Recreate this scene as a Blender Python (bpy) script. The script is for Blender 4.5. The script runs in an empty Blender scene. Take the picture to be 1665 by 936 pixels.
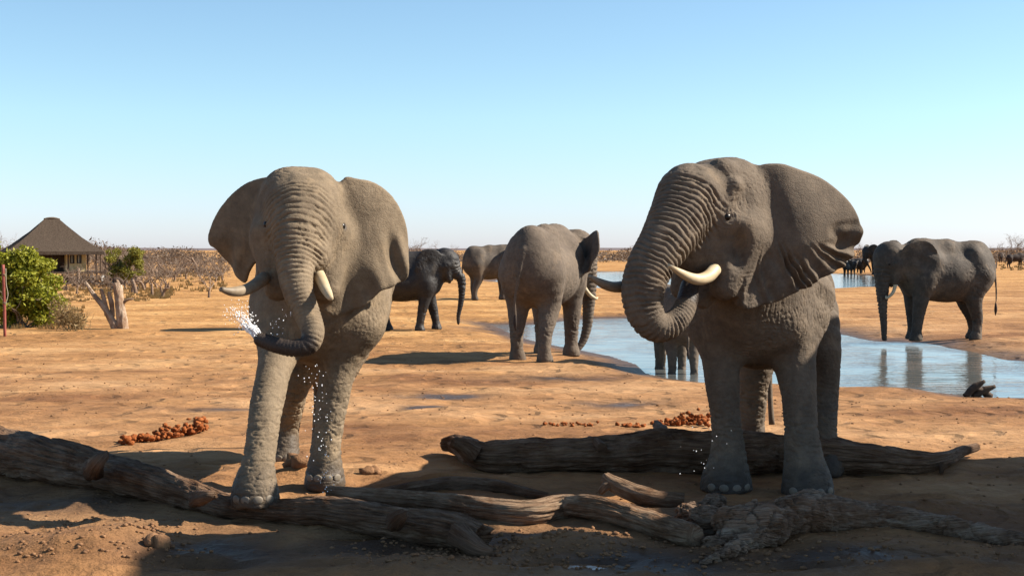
import bpy, math, random, time
import numpy as np
from mathutils import Vector
random.seed(7); rng = np.random.default_rng(11)
C = bpy.context.scene.collection
R = math.radians

# ------------------------------------------------------------------ camera, sky, sun, exposure
FPX, CX, CY, HOR, CAMH = 2100.0, 832.5, 468.0, 405.0, 2.3
TH = math.atan((CY - HOR) / FPX)
cam = bpy.data.cameras.new('camera'); camo = bpy.data.objects.new('camera', cam); C.objects.link(camo)
camo.location = (0, 0, CAMH); camo.rotation_euler = (R(90) - TH, 0, 0)
cam.sensor_width = 36; cam.lens = FPX / 1665 * 36; cam.clip_start = .1; cam.clip_end = 8000
scn = bpy.context.scene; scn.camera = camo
SUN_EL, SUN_AZ = 38.0, -6.0            # azimuth: degrees from +X towards the camera
SDIR = np.array([math.cos(R(SUN_EL)) * math.cos(R(SUN_AZ)), -math.cos(R(SUN_EL)) * math.sin(R(SUN_AZ)), math.sin(R(SUN_EL))])
wld = bpy.data.worlds.new('World'); scn.world = wld; wld.use_nodes = True
wn = wld.node_tree; bg = wn.nodes['Background']
sky = wn.nodes.new('ShaderNodeTexSky'); sky.sky_type = 'NISHITA'; sky.sun_disc = False
sky.sun_elevation = R(SUN_EL); sky.sun_rotation = R(90 + SUN_AZ)
sky.altitude = 1000; sky.air_density = 1.0; sky.dust_density = 0.6; sky.ozone_density = 1.0
gain = wn.nodes.new('ShaderNodeMix'); gain.data_type = 'RGBA'; gain.blend_type = 'MULTIPLY'; gain.inputs[0].default_value = 1
tcw = wn.nodes.new('ShaderNodeTexCoord'); sep = wn.nodes.new('ShaderNodeSeparateXYZ'); wn.links.new(tcw.outputs['Generated'], sep.inputs[0])
rw = wn.nodes.new('ShaderNodeValToRGB'); wn.links.new(sep.outputs[2], rw.inputs[0]); rw.color_ramp.elements[0].color = (.73, .755, 1.0, 1); rw.color_ramp.elements[1].position = .1; rw.color_ramp.elements[1].color = (.88, .97, .90, 1)
g2 = wn.nodes.new('ShaderNodeVectorMath'); g2.operation = 'MULTIPLY'; wn.links.new(rw.outputs[0], g2.inputs[0]); g2.inputs[1].default_value = (1.36, 1.42, 1.55); wn.links.new(g2.outputs[0], gain.inputs[7])
wn.links.new(sky.outputs[0], gain.inputs[6]); wn.links.new(gain.outputs[2], bg.inputs[0]); bg.inputs[1].default_value = 0.055
sl = bpy.data.lights.new('sun', 'SUN'); sl.energy = 5.0; sl.angle = R(.5); sl.color = (1, .91, .78)
so = bpy.data.objects.new('sun', sl); C.objects.link(so)
so.rotation_euler = Vector(SDIR).to_track_quat('Z', 'Y').to_euler(); so.location = (30, -10, 30)
scn.view_settings.view_transform = 'Standard'; scn.view_settings.look = 'None'
scn.view_settings.exposure = 1.2; scn.view_settings.gamma = 1.0
scn.cycles.max_bounces = 6; scn.cycles.diffuse_bounces = 2; scn.cycles.transparent_max_bounces = 8

# ------------------------------------------------------------------ helpers
V = lambda *a: np.array(a, float)
Fw = V(0, math.cos(TH), -math.sin(TH)); Up = V(0, math.sin(TH), math.cos(TH)); Rt = V(1, 0, 0)
def ray(px, py): return Fw + Rt * ((px - CX) / FPX) + Up * ((CY - py) / FPX)
def P(px, py, d):
    r = ray(px, py); return V(0, 0, CAMH) + r * (d / r[1])
def G(px, py, z=0.0):
    r = ray(px, py); return V(0, 0, CAMH) + r * ((z - CAMH) / r[2])
def unit(v): v = np.asarray(v, float); return v / np.linalg.norm(v)
def sstep(a, b, x):
    t = np.clip((x - a) / (b - a), 0, 1); return t * t * (3 - 2 * t)
_g = rng.normal(size=(512, 3)).astype(np.float32); _g /= np.linalg.norm(_g, axis=1)[:, None]
_pm = rng.permutation(512)
def pn(p):
    p = np.asarray(p, np.float32); i = np.floor(p).astype(np.int64); f = p - i
    u = f * f * f * (f * (f * 6 - 15) + 10); out = 0
    for a in (0, 1):
        wa = u[:, 0] if a else 1 - u[:, 0]
        for b in (0, 1):
            wb = u[:, 1] if b else 1 - u[:, 1]
            for c in (0, 1):
                wc = u[:, 2] if c else 1 - u[:, 2]
                h = _pm[(_pm[(_pm[(i[:, 0] + a) & 511] + i[:, 1] + b) & 511] + i[:, 2] + c) & 511]
                out = out + wa * wb * wc * np.einsum('ij,ij->i', _g[h], f - np.array([a, b, c], np.float32))
    return out
def fbm(p, n=4):
    p = np.asarray(p, np.float32); o = 0; a = 1.
    for k in range(n): o = o + a * pn(p * 2 ** k + 17.3 * k); a *= .5
    return o
def catmull(pts, n):
    pts = np.asarray(pts, float); q = np.vstack([2 * pts[0] - pts[1], pts, 2 * pts[-1] - pts[-2]])
    t = np.linspace(0, len(pts) - 1 - 1e-9, n); i = t.astype(int); f = (t - i)[:, None]
    a, b, c, d = q[i], q[i + 1], q[i + 2], q[i + 3]
    return .5 * (2 * b + (c - a) * f + (2 * a - 5 * b + 4 * c - d) * f ** 2 + (3 * b - a - 3 * c + d) * f ** 3)
def mk(name, verts, faces, mat=None, parent=None, loc=(0, 0, 0), smooth=True, uv=None):
    me = bpy.data.meshes.new(name); verts = np.asarray(verts, float) - np.asarray(loc, float)
    if isinstance(faces, np.ndarray):
        me.vertices.add(len(verts)); me.vertices.foreach_set('co', verts.astype(np.float32).ravel())
        n, k = faces.shape; me.loops.add(n * k); me.polygons.add(n)
        me.polygons.foreach_set('loop_start', np.arange(0, n * k, k, dtype=np.int32))
        me.loops.foreach_set('vertex_index', faces.astype(np.int32).ravel()); me.update(calc_edges=True)
    else: me.from_pydata([tuple(v) for v in verts], [], faces); me.update()
    if smooth: me.polygons.foreach_set('use_smooth', np.ones(len(me.polygons), bool))
    if uv is not None:
        l = me.uv_layers.new(name='UVMap'); li = np.empty(len(me.loops), np.int32); me.loops.foreach_get('vertex_index', li)
        l.data.foreach_set('uv', np.asarray(uv, np.float32)[li].ravel())
    if mat: me.materials.append(mat)
    o = bpy.data.objects.new(name, me); C.objects.link(o)
    if parent is not None: o.parent = parent
    else: o.location = loc
    return o
def tag(o, label=None, cat=None, group=None, kind=None):
    for k, v in (('label', label), ('category', cat), ('group', group), ('kind', kind)):
        if v: o[k] = v
    return o
def thing(name, loc, label, cat, group=None, rz=0):
    o = bpy.data.objects.new(name, None); C.objects.link(o); o.location = tuple(loc); o.rotation_euler = (0, 0, rz)
    o.empty_display_size = .2
    return tag(o, label, cat, group)
def dup(o, loc, rz=0, sc=1, label=None, group=None):
    kids = list(o.children)
    r = o.copy(); C.objects.link(r); r.location = tuple(loc); r.rotation_euler = (0, 0, rz); r.scale = (sc,) * 3
    if label: r['label'] = label
    if group: r['group'] = group
    for ch in kids:
        c = ch.copy(); C.objects.link(c); c.parent = r
        for g in list(ch.children):
            d = g.copy(); C.objects.link(d); d.parent = c
    return r
def frames(path):
    t = np.gradient(path, axis=0); t /= np.linalg.norm(t, axis=1)[:, None] + 1e-9
    n = np.zeros_like(t); a = V(0, 0, 1) if abs(t[0][2]) < .9 else V(1, 0, 0)
    n[0] = unit(np.cross(t[0], a))
    for i in range(1, len(t)):
        v = n[i - 1] - t[i] * np.dot(n[i - 1], t[i]); n[i] = unit(v)
    return t, n, np.cross(t, n)
def tube(pts, rad, rings, seg, disp=None, cap=True, ragged=0.0, ragged0=0.0):
    """swept tube; returns verts, faces(list), uv"""
    pr = np.hstack([np.asarray(pts, float), np.asarray(rad, float)[:, None]])
    q = catmull(pr, rings) if len(pr) > 2 else np.array([pr[0] + (pr[1] - pr[0]) * t for t in np.linspace(0, 1, rings)])
    path, r = q[:, :3], np.maximum(q[:, 3], .0008)
    t, n, b = frames(path); s = np.r_[0, np.cumsum(np.linalg.norm(np.diff(path, axis=0), axis=1))]
    an = np.linspace(0, 2 * np.pi, seg, endpoint=False)
    nr = n[:, None, :] * np.cos(an)[None, :, None] + b[:, None, :] * np.sin(an)[None, :, None]
    rr = np.repeat(r[:, None], seg, 1)
    if disp is not None:
        pp = np.stack([np.repeat(s[:, None], seg, 1), np.cos(an)[None] + 0 * rr, np.sin(an)[None] + 0 * rr], -1).reshape(-1, 3)
        rr = rr * (1 + disp(pp).reshape(rr.shape))
    v = path[:, None, :] + nr * rr[..., None]
    if ragged:
        for k in range(min(6, rings - 1)):
            w = (6 - k) / 6; off = ragged * w * (rng.random(seg) if k == 0 else 0)
            if k == 0: v[-1] += t[-1] * (np.abs(pn(np.stack([an * 2.3, an * 0 + 3, an * 0], -1))) * 2 + rng.random(seg) * .5 - .5)[:, None] * ragged
    if ragged0: v[0] -= t[0] * ((rng.random(seg) - .5) * ragged0)[:, None]
    v = v.reshape(-1, 3); f = []
    for i in range(rings - 1):
        for j in range(seg):
            k = (j + 1) % seg; f.append((i * seg + j, i * seg + k, (i + 1) * seg + k, (i + 1) * seg + j))
    uv = np.stack([np.repeat(s[:, None], seg, 1), np.repeat((an / (2 * np.pi))[None], rings, 0)], -1).reshape(-1, 2)
    if cap:
        c0 = len(v); v = np.vstack([v, path[0] + t[0] * r[0] * .15, path[-1] - t[-1] * r[-1] * .5 if ragged else path[-1]])
        uv = np.vstack([uv, [0, .5], [s[-1], .5]])
        for j in range(seg):
            k = (j + 1) % seg; f.append((c0, k, j)); f.append((c0 + 1, (rings - 1) * seg + j, (rings - 1) * seg + k))
    return v, f, uv
class MB:
    def __init__(s): s.v = []; s.f = []; s.n = 0; s.uv = []
    def add(s, v, f, uv=None):
        v = np.asarray(v, float); s.v.append(v); s.f += [tuple(i + s.n for i in q) for q in f]; s.n += len(v)
        s.uv.append(uv if uv is not None else np.zeros((len(v), 2)))
    def box(s, a, b):
        (x0, y0, z0), (x1, y1, z1) = a, b
        s.add([(x0, y0, z0), (x1, y0, z0), (x1, y1, z0), (x0, y1, z0), (x0, y0, z1), (x1, y0, z1), (x1, y1, z1), (x0, y1, z1)],
              [(0, 3, 2, 1), (4, 5, 6, 7), (0, 1, 5, 4), (1, 2, 6, 5), (2, 3, 7, 6), (3, 0, 4, 7)])
    def tube(s, *a, **k): s.add(*tube(*a, **k))
    def build(s, name, mat, parent=None, loc=(0, 0, 0), smooth=True):
        return mk(name, np.vstack(s.v), s.f, mat, parent, loc, smooth, np.vstack(s.uv))

# ------------------------------------------------------------------ materials
def nd(nt, t, props=None, **inp):
    n = nt.nodes.new('ShaderNode' + t)
    for k, v in (props or {}).items(): setattr(n, k, v)
    for k, v in inp.items():
        s = n.inputs[int(k[1:])] if k[0] == '_' and k[1:].isdigit() else n.inputs[k.replace('_', ' ')]
        if isinstance(v, bpy.types.NodeSocket): nt.links.new(v, s)
        else: s.default_value = v
    return n
def newmat(name, rough=.9, spec=.25):
    m = bpy.data.materials.new(name); m.use_nodes = True; nt = m.node_tree; b = nt.nodes['Principled BSDF']
    b.inputs['Roughness'].default_value = rough; b.inputs['Specular IOR Level'].default_value = spec
    return m, nt, b
KA = .77
def dk(*cs): return [tuple(x * KA for x in c[:3]) for c in cs]
def col4(c): return (c[0], c[1], c[2], 1)
def ramp(nt, fac, stops):
    n = nt.nodes.new('ShaderNodeValToRGB'); nt.links.new(fac, n.inputs[0]); e = n.color_ramp.elements
    while len(e) < len(stops): e.new(.5)
    for k, (p, c) in enumerate(stops): e[k].position = p; e[k].color = col4(c) if len(c) == 3 else c
    return n.outputs[0]
def simple(name, ca, cb, scale=4, rough=.9, spec=.2, bump=.3, bscale=30, stretch=(1, 1, 1), dist=.02):
    ca, cb = dk(ca, cb)
    m, nt, b = newmat(name, rough, spec); tc = nd(nt, 'TexCoord').outputs['Object']
    mp = nd(nt, 'Mapping', Vector=tc, Scale=stretch).outputs[0]
    n = nd(nt, 'TexNoise', Vector=mp, Scale=scale, Detail=5.0, Roughness=.6)
    nt.links.new(ramp(nt, n.outputs[0], [(.35, ca), (.65, cb)]), b.inputs['Base Color'])
    n2 = nd(nt, 'TexNoise', Vector=mp, Scale=bscale, Detail=4.0, Roughness=.6)
    nt.links.new(nd(nt, 'Bump', Strength=bump, Distance=dist, Height=n2.outputs[0]).outputs[0], b.inputs['Normal'])
    return m
def skin(name, ca, cb, cc, rough=.85, spec=.25, strength=1.0, wet=0.0):
    ca, cb, cc = dk(ca, cb, cc)
    m, nt, b = newmat(name, rough, spec); tc = nd(nt, 'TexCoord').outputs['Object']
    big = nd(nt, 'TexNoise', Vector=tc, Scale=1.4, Detail=6.0, Roughness=.65)
    mid = nd(nt, 'TexNoise', Vector=tc, Scale=9.0, Detail=5.0, Roughness=.7)
    base = ramp(nt, big.outputs[0], [(.32, ca), (.5, cb), (.68, cc)])
    mot = ramp(nt, mid.outputs[0], [(.3, (.66, .64, .62)), (.7, (1.2, 1.18, 1.14))])
    c = nd(nt, 'Mix', {'data_type': 'RGBA', 'blend_type': 'MULTIPLY'}, _0=.8, _6=base, _7=mot)
    # crack network, with a darker tone along the cracks
    wv = nd(nt, 'TexNoise', Vector=tc, Scale=6.0, Detail=3.0)
    wp = nd(nt, 'Mix', {'data_type': 'RGBA'}, _0=.06, _6=tc, _7=wv.outputs[1])
    v1 = nd(nt, 'TexVoronoi', {'feature': 'DISTANCE_TO_EDGE'}, Vector=nd(nt, 'Mapping', Vector=wp.outputs[2], Scale=(1, 1, 1.5)).outputs[0], Scale=21.0)
    v2 = nd(nt, 'TexVoronoi', {'feature': 'DISTANCE_TO_EDGE'}, Vector=nd(nt, 'Mapping', Vector=wp.outputs[2], Scale=(1, 1, 1.9)).outputs[0], Scale=52.0)
    m1 = nd(nt, 'MapRange', Value=v1.outputs[0], _2=.16); m2 = nd(nt, 'MapRange', Value=v2.outputs[0], _2=.2)
    fine = nd(nt, 'TexNoise', Vector=tc, Scale=85.0, Detail=3.0)
    crack_tone = ramp(nt, m1.outputs[0], [(0, (.88, .87, .86)), (.6, (1, 1, 1))])
    c2 = nd(nt, 'Mix', {'data_type': 'RGBA', 'blend_type': 'MULTIPLY'}, _0=.8, _6=c.outputs[2], _7=crack_tone)
    wa = nd(nt, 'Attribute', {'attribute_name': 'wet'}).outputs['Fac']
    dust = nd(nt, 'TexNoise', Vector=nd(nt, 'Mapping', Vector=tc, Scale=(1, 1, .6)).outputs[0], Scale=3.2, Detail=8.0, Roughness=.72, Distortion=.6)
    dst = nd(nt, 'MapRange', Value=dust.outputs[0], _1=.54, _2=.66, _3=0.0, _4=.5)
    cd = nd(nt, 'Mix', {'data_type': 'RGBA'}, _0=dst.outputs[0], _6=c2.outputs[2], _7=(cc[0] * 1.35, cc[1] * 1.25, cc[2] * 1.1, 1))
    cw = nd(nt, 'Mix', {'data_type': 'RGBA'}, _0=wa, _6=cd.outputs[2], _7=(.032, .024, .02, 1))
    nt.links.new(cw.outputs[2], b.inputs['Base Color'])
    if not wet: nt.links.new(nd(nt, 'MapRange', Value=wa, _3=rough, _4=.42).outputs[0], b.inputs['Roughness'])
    b1 = nd(nt, 'Bump', Strength=.13 * strength, Distance=.012, Height=m1.outputs[0])
    b2 = nd(nt, 'Bump', Strength=.28 * strength, Distance=.006, Height=m2.outputs[0], Normal=b1.outputs[0])
    b3 = nd(nt, 'Bump', Strength=.2 * strength, Distance=.006, Height=fine.outputs[0], Normal=b2.outputs[0])
    nt.links.new(b3.outputs[0], b.inputs['Normal'])
    if wet: nt.links.new(nd(nt, 'MapRange', Value=big.outputs[0], _1=.4, _2=.6, _3=rough, _4=wet).outputs[0], b.inputs['Roughness'])
    return m
M = {}
M['skin_tan'] = skin('dusty_tan_skin', (.165, .125, .083), (.225, .17, .112), (.28, .215, .145))
M['skin_grey'] = skin('grey_brown_skin', (.12, .093, .07), (.155, .12, .088), (.195, .152, .112))
M['skin_mid'] = skin('grey_skin', (.115, .088, .068), (.15, .116, .088), (.18, .14, .106), strength=.8)
M['skin_dark'] = skin('wet_dark_skin', (.014, .012, .012), (.022, .018, .017), (.05, .04, .03), rough=.65, spec=.35, strength=1.0, wet=.45)
M['skin_wetgrey'] = skin('damp_grey_skin', (.06, .048, .038), (.088, .07, .055), (.17, .13, .095), rough=.75, strength=.9)
M['ivory'] = simple('ivory', (.50, .38, .22), (.62, .51, .34), 6, .45, .4, .15, 40, (1, 1, 3), .004)
M['ivory_dark'] = simple('dark_ivory', (.2, .15, .1), (.32, .25, .17), 9, .55, .3, .2, 40, (1, 1, 1), .004)  # darker ivory for one tusk of each bull
M['nail'] = simple('toenail_horn', (.19, .155, .115), (.26, .21, .155), 12, .6, .3, .2, 50, (1, 1, 1), .004)
M['eye'] = simple('dark_eye', (.006, .004, .003), (.015, .009, .006), 30, .3, .25, 0, 30)
def wood(name, ca, cb, cc):
    ca, cb, cc = dk(ca, cb, cc)
    m, nt, b = newmat(name, .85, .2)
    uv = nd(nt, 'UVMap').outputs[0]; tc = nd(nt, 'TexCoord').outputs['Object']
    g = nd(nt, 'TexNoise', Vector=nd(nt, 'Mapping', Vector=uv, Scale=(1.6, 22, 1)).outputs[0], Scale=3.0, Detail=7.0, Roughness=.7)
    big = nd(nt, 'TexNoise', Vector=tc, Scale=3.0, Detail=5.0, Roughness=.6)
    c = ramp(nt, g.outputs[0], [(.3, ca), (.5, cb), (.7, cc)])
    mud = ramp(nt, big.outputs[0], [(.42, (1, 1, 1)), (.62, (.55, .42, .32))])
    cm = nd(nt, 'Mix', {'data_type': 'RGBA', 'blend_type': 'MULTIPLY'}, _0=.85, _6=c, _7=mud)
    bl = nd(nt, 'TexNoise', Vector=nd(nt, 'Mapping', Vector=uv, Scale=(1.1, 3, 1)).outputs[0], Scale=2.0, Detail=8.0, Roughness=.75)
    blf = nd(nt, 'MapRange', Value=bl.outputs[0], _1=.52, _2=.66, _3=0.0, _4=.7)
    nt.links.new(nd(nt, 'Mix', {'data_type': 'RGBA'}, _0=blf.outputs[0], _6=cm.outputs[2], _7=(cc[0] * 1.05, cc[1] * 1.1, cc[2] * 1.15, 1)).outputs[2], b.inputs['Base Color'])
    cr = nd(nt, 'TexVoronoi', {'feature': 'DISTANCE_TO_EDGE'}, Vector=nd(nt, 'Mapping', Vector=uv, Scale=(2.2, 26, 1)).outputs[0], Scale=1.0)
    mr = nd(nt, 'MapRange', Value=cr.outputs[0], _2=.12)
    fine = nd(nt, 'TexNoise', Vector=tc, Scale=60.0, Detail=5.0)
    b1 = nd(nt, 'Bump', Strength=.8, Distance=.03, Height=g.outputs[0])
    b2 = nd(nt, 'Bump', Strength=.6, Distance=.015, Height=mr.outputs[0], Normal=b1.outputs[0])
    b3 = nd(nt, 'Bump', Strength=.4, Distance=.008, Height=fine.outputs[0], Normal=b2.outputs[0])
    nt.links.new(b3.outputs[0], b.inputs['Normal']); return m
M['log'] = wood('weathered_log', (.08, .045, .028), (.20, .12, .072), (.34, .225, .145))
M['log_pale'] = wood('bleached_log', (.15, .085, .05), (.32, .205, .125), (.46, .33, .215))
M['stump'] = wood('bleached_stump', (.15, .088, .055), (.31, .20, .13), (.48, .35, .24))
M['deadwood'] = simple('deadwood', (.17, .11, .075), (.30, .21, .15), 6, .9, .1, .3, 30)
M['twig'] = simple('twig', (.2, .14, .1), (.3, .22, .165), 3, .95, .1, 0)
M['bleached'] = wood('bleached_stump_wood', (.30, .19, .13), (.52, .38, .27), (.66, .53, .4))
M['dung'] = simple('dung', (.22, .06, .018), (.38, .125, .04), 14, .95, .1, .6, 60)
M['mudlump'] = simple('mud_clod', (.2, .105, .055), (.32, .175, .09), 10, .95, .1, .6, 50)
M['thatch'] = simple('thatch', (.06, .043, .032), (.115, .086, .064), 5, .95, .05, .6, 26, (3, 3, .6), .05)
M['thatch_ridge'] = simple('thatch_ridge', (.12, .09, .07), (.19, .15, .115), 8, .95, .05, .5, 30)
M['wall'] = simple('yellow_plaster', (.78, .56, .25), (.86, .66, .34), 3, .9, .1, .15, 30)
M['dark_wood'] = simple('dark_timber', (.06, .04, .03), (.12, .08, .055), 8, .8, .15, .3, 30, (1, 1, .3))
M['glass'] = simple('window_glass', (.03, .035, .04), (.05, .055, .06), 2, .1, .5, 0)
M['curtain'] = simple('cream_curtain', (.55, .48, .36), (.62, .55, .43), 10, .9, .1, .2, 20)
M['redpost'] = simple('red_post_paint', (.26, .06, .045), (.36, .10, .07), 9, .7, .3, .25, 40)
M['white'] = simple('white_paint', (.7, .68, .62), (.8, .78, .74), 5, .6, .3, .1)
M['animal_dark'] = simple('dark_hide', (.028, .02, .018), (.06, .042, .034), 4, .8, .2, .1)
def leafmat(name, cols):
    cols = dk(*cols)
    m, nt, b = newmat(name, .6, .25)
    oi = nd(nt, 'TexNoise', Vector=nd(nt, 'TexCoord').outputs['Object'], Scale=3.0, Detail=3.0)
    wn_ = nd(nt, 'TexWhiteNoise', Vector=nd(nt, 'Vectormath' if 0 else 'VectorMath', {'operation': 'SNAP'}, _0=nd(nt, 'TexCoord').outputs['Object'], _1=(.09, .09, .09)).outputs[0])
    mx = nd(nt, 'Mix', {'data_type': 'FLOAT'}, _0=.45, _2=oi.outputs[0], _3=wn_.outputs[0])
    nt.links.new(ramp(nt, mx.outputs[0], [(.25, cols[0]), (.5, cols[1]), (.75, cols[2])]), b.inputs['Base Color'])
    b.inputs['Subsurface Weight'].default_value = 0
    tr = nd(nt, 'BsdfTranslucent'); nt.links.new(b.inputs['Base Color'].links[0].from_socket, tr.inputs[0])
    mixs = nd(nt, 'MixShader', _0=.3); nt.links.new(b.outputs[0], mixs.inputs[1]); nt.links.new(tr.outputs[0], mixs.inputs[2])
    nt.links.new(mixs.outputs[0], nt.nodes['Material Output'].inputs[0]); return m
M['leaf'] = leafmat('green_leaf', ((.15, .165, .012), (.29, .295, .02), (.43, .41, .045)))
M['leaf_olive'] = leafmat('olive_leaf', ((.15, .14, .02), (.25, .23, .03), (.35, .31, .06)))
M['leaf_dry'] = leafmat('dry_leaf', ((.22, .14, .06), (.34, .23, .10), (.44, .32, .16)))
M['leaf_brown'] = leafmat('brown_scrub', ((.12, .082, .058), (.18, .125, .088), (.25, .18, .12)))
M['grass'] = leafmat('dry_grass', ((.30, .18, .065), (.40, .26, .1), (.48, .34, .15)))
# ------------------------------------------------------------------ ground
WZ = -0.35
def poly_px(l, z=WZ): return np.array([G(x, y, z)[:2] for x, y in l])
POOL = poly_px([(795, 527), (812, 534), (835, 546), (880, 558), (940, 569), (990, 579), (1030, 592), (1045, 606), (1080, 615), (1140, 622), (1250, 628),
                (1360, 630), (1470, 638), (1560, 640), (1600, 652), (1665, 656), (1900, 664), (2100, 640), (2000, 600), (1760, 592), (1700, 588), (1640, 586),
                (1580, 574), (1530, 562), (1490, 556), (1430, 556), (1395, 549), (1368, 543), (1330, 536), (1200, 520), (1010, 517), (945, 518), (880, 527), (840, 528)])
POOL2 = poly_px([(800, 457), (860, 462), (940, 466), (1010, 470), (1200, 474), (1300, 471), (1370, 468), (1450, 465), (1500, 459), (1440, 452), (1400, 447), (1300, 443), (1100, 441), (960, 442), (860, 447)])
def sdf_poly(pts, q):
    x, y = q[:, 0], q[:, 1]; d = np.full(len(q), 1e18); s = np.ones(len(q)); n = len(pts)
    for i in range(n):
        a = pts[i]; b = pts[i - 1]; e = b - a
        wx, wy = x - a[0], y - a[1]; t = np.clip((wx * e[0] + wy * e[1]) / (e @ e + 1e-12), 0, 1)
        d = np.minimum(d, (wx - e[0] * t) ** 2 + (wy - e[1] * t) ** 2)
        c1 = y >= a[1]; c2 = y < b[1]; c3 = e[0] * wy > e[1] * wx
        flip = (c1 & c2 & c3) | (~c1 & ~c2 & ~c3); s[flip] *= -1
    return s * np.sqrt(d)
PUD = [(*G(915, 916)[:2], .55, .16, .07), (*G(590, 876)[:2], .5, .14, .05), (*G(1290, 926)[:2], .45, .12, .06), (*G(330, 925)[:2], .4, .13, .06), (*G(712, 632)[:2], .8, .34, .03), (*G(708, 657)[:2], .45, .24, .03)]
MOUNDS = [(*G(1600, 572, -.1)[:2], 3.2, 1.2, .28), (*G(1520, 552, -.2)[:2], 2.4, 1.0, .12), (*G(1010, 597, -.2)[:2], 1.4, 1.2, .16), (*G(1640, 600, -.2)[:2], 1.6, .8, .2),
          (*G(60, 905)[:2], .55, .45, .12), (*G(170, 915)[:2], .5, .5, .14), (*G(210, 895)[:2], .35, .25, .1), (*G(700, 920)[:2], .9, .22, .07), (*G(600, 940)[:2], .8, .25, .06), (*G(1580, 935)[:2], .9, .22, .1),
          (*G(920, 885)[:2], .35, .22, .1), (*G(760, 792)[:2], .7, .2, .1), (*G(1200, 850)[:2], .9, .4, .1), (*G(1420, 840)[:2], 1.0, .3, .1), (*G(490, 778)[:2], .3, .25, .09), (*G(180, 533)[:2], 1.6, 1.0, .16)]
def ground_z(x, y, detail=True):
    x = np.atleast_1d(np.asarray(x, float)); y = np.atleast_1d(np.asarray(y, float)); q = np.stack([x, y], 1)
    base = -.22 * sstep(15, 28, y)
    base = base + np.where(y > 160, .2 * sstep(160, 400, y), 0)
    near = y < 220; D = np.full(len(x), 60.)
    if near.any(): D[near] = np.minimum(sdf_poly(POOL, q[near]), sdf_poly(POOL2, q[near]) * .6)
    z0 = np.zeros_like(x)
    if detail:
        p = np.stack([x, y, x * 0], 1); a = sstep(70, 25, y)
        z0 = fbm(p * .5, 3) * .07 + a * fbm(p * 2.2 + 9, 3) * .03
        nearw = sstep(15.5, 11.5, y) * sstep(3, 8, y)
        pw = p + .25 * np.stack([pn(p * 1.3), pn(p * 1.3 + 40), 0 * x], 1)
        z0 = z0 + nearw * (np.maximum(0, fbm(pw * V(1.6, 3.0, 1) + 3, 4)) * .07 + fbm(p * 8, 3) * .024) + a * np.minimum(0, pn(p * 2.6 + 77) + .12) * .07 * (1 - .5 * nearw)
    for mx, my, sx, sy, h in MOUNDS:
        g = ((x - mx) / sx) ** 2 + ((y - my) / sy) ** 2
        z0 = z0 + h * np.exp(-g * 1.2)
    for i, (mx, my, sx, sy, h) in enumerate(PUD):
        wv_ = .35 * pn(np.stack([x * 2.2 + i * 9, y * 3.5, x * 0], 1)) if detail else 0
        m = np.clip(1.25 - np.sqrt(((x - mx) / sx) ** 2 + ((y - my) / sy) ** 2) + wv_, 0, 1); m = m * m * (3 - 2 * m); z0 = z0 * (1 - .8 * m) - h * m
    wd = 1.6 + .8 * (pn(np.stack([x * .6, y * .6, x * 0], 1)) if detail else 0)
    t = sstep(0, 1, D / np.maximum(wd, .4)); out = WZ + .01 + (base + z0 - WZ) * t
    return np.where(D > 0, out, WZ - .3 * sstep(0, 1.6, -D)), D
def gz(x, y): return float(ground_z(x, y)[0][0])
def geo(a, b, n): return a * (b / a) ** np.linspace(0, 1, n)
xs = np.r_[-geo(7.2, 3500, 70)[::-1], np.arange(-7.1, 7.11, .06), geo(7.2, 3500, 70)]
ys = np.r_[-geo(1, 2500, 24)[::-1], np.linspace(0, 7.8, 20), np.arange(8, 16, .05), geo(16, 60, 230), geo(60.6, 200, 60), geo(206, 4500, 60)]
X, Y = np.meshgrid(xs, ys, indexing='ij'); zz, DD = ground_z(X.ravel(), Y.ravel())
nx, ny = X.shape; idx = np.arange(nx * ny).reshape(nx, ny)
gf = np.stack([idx[:-1, :-1], idx[1:, :-1], idx[1:, 1:], idx[:-1, 1:]], -1).reshape(-1, 4)
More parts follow.
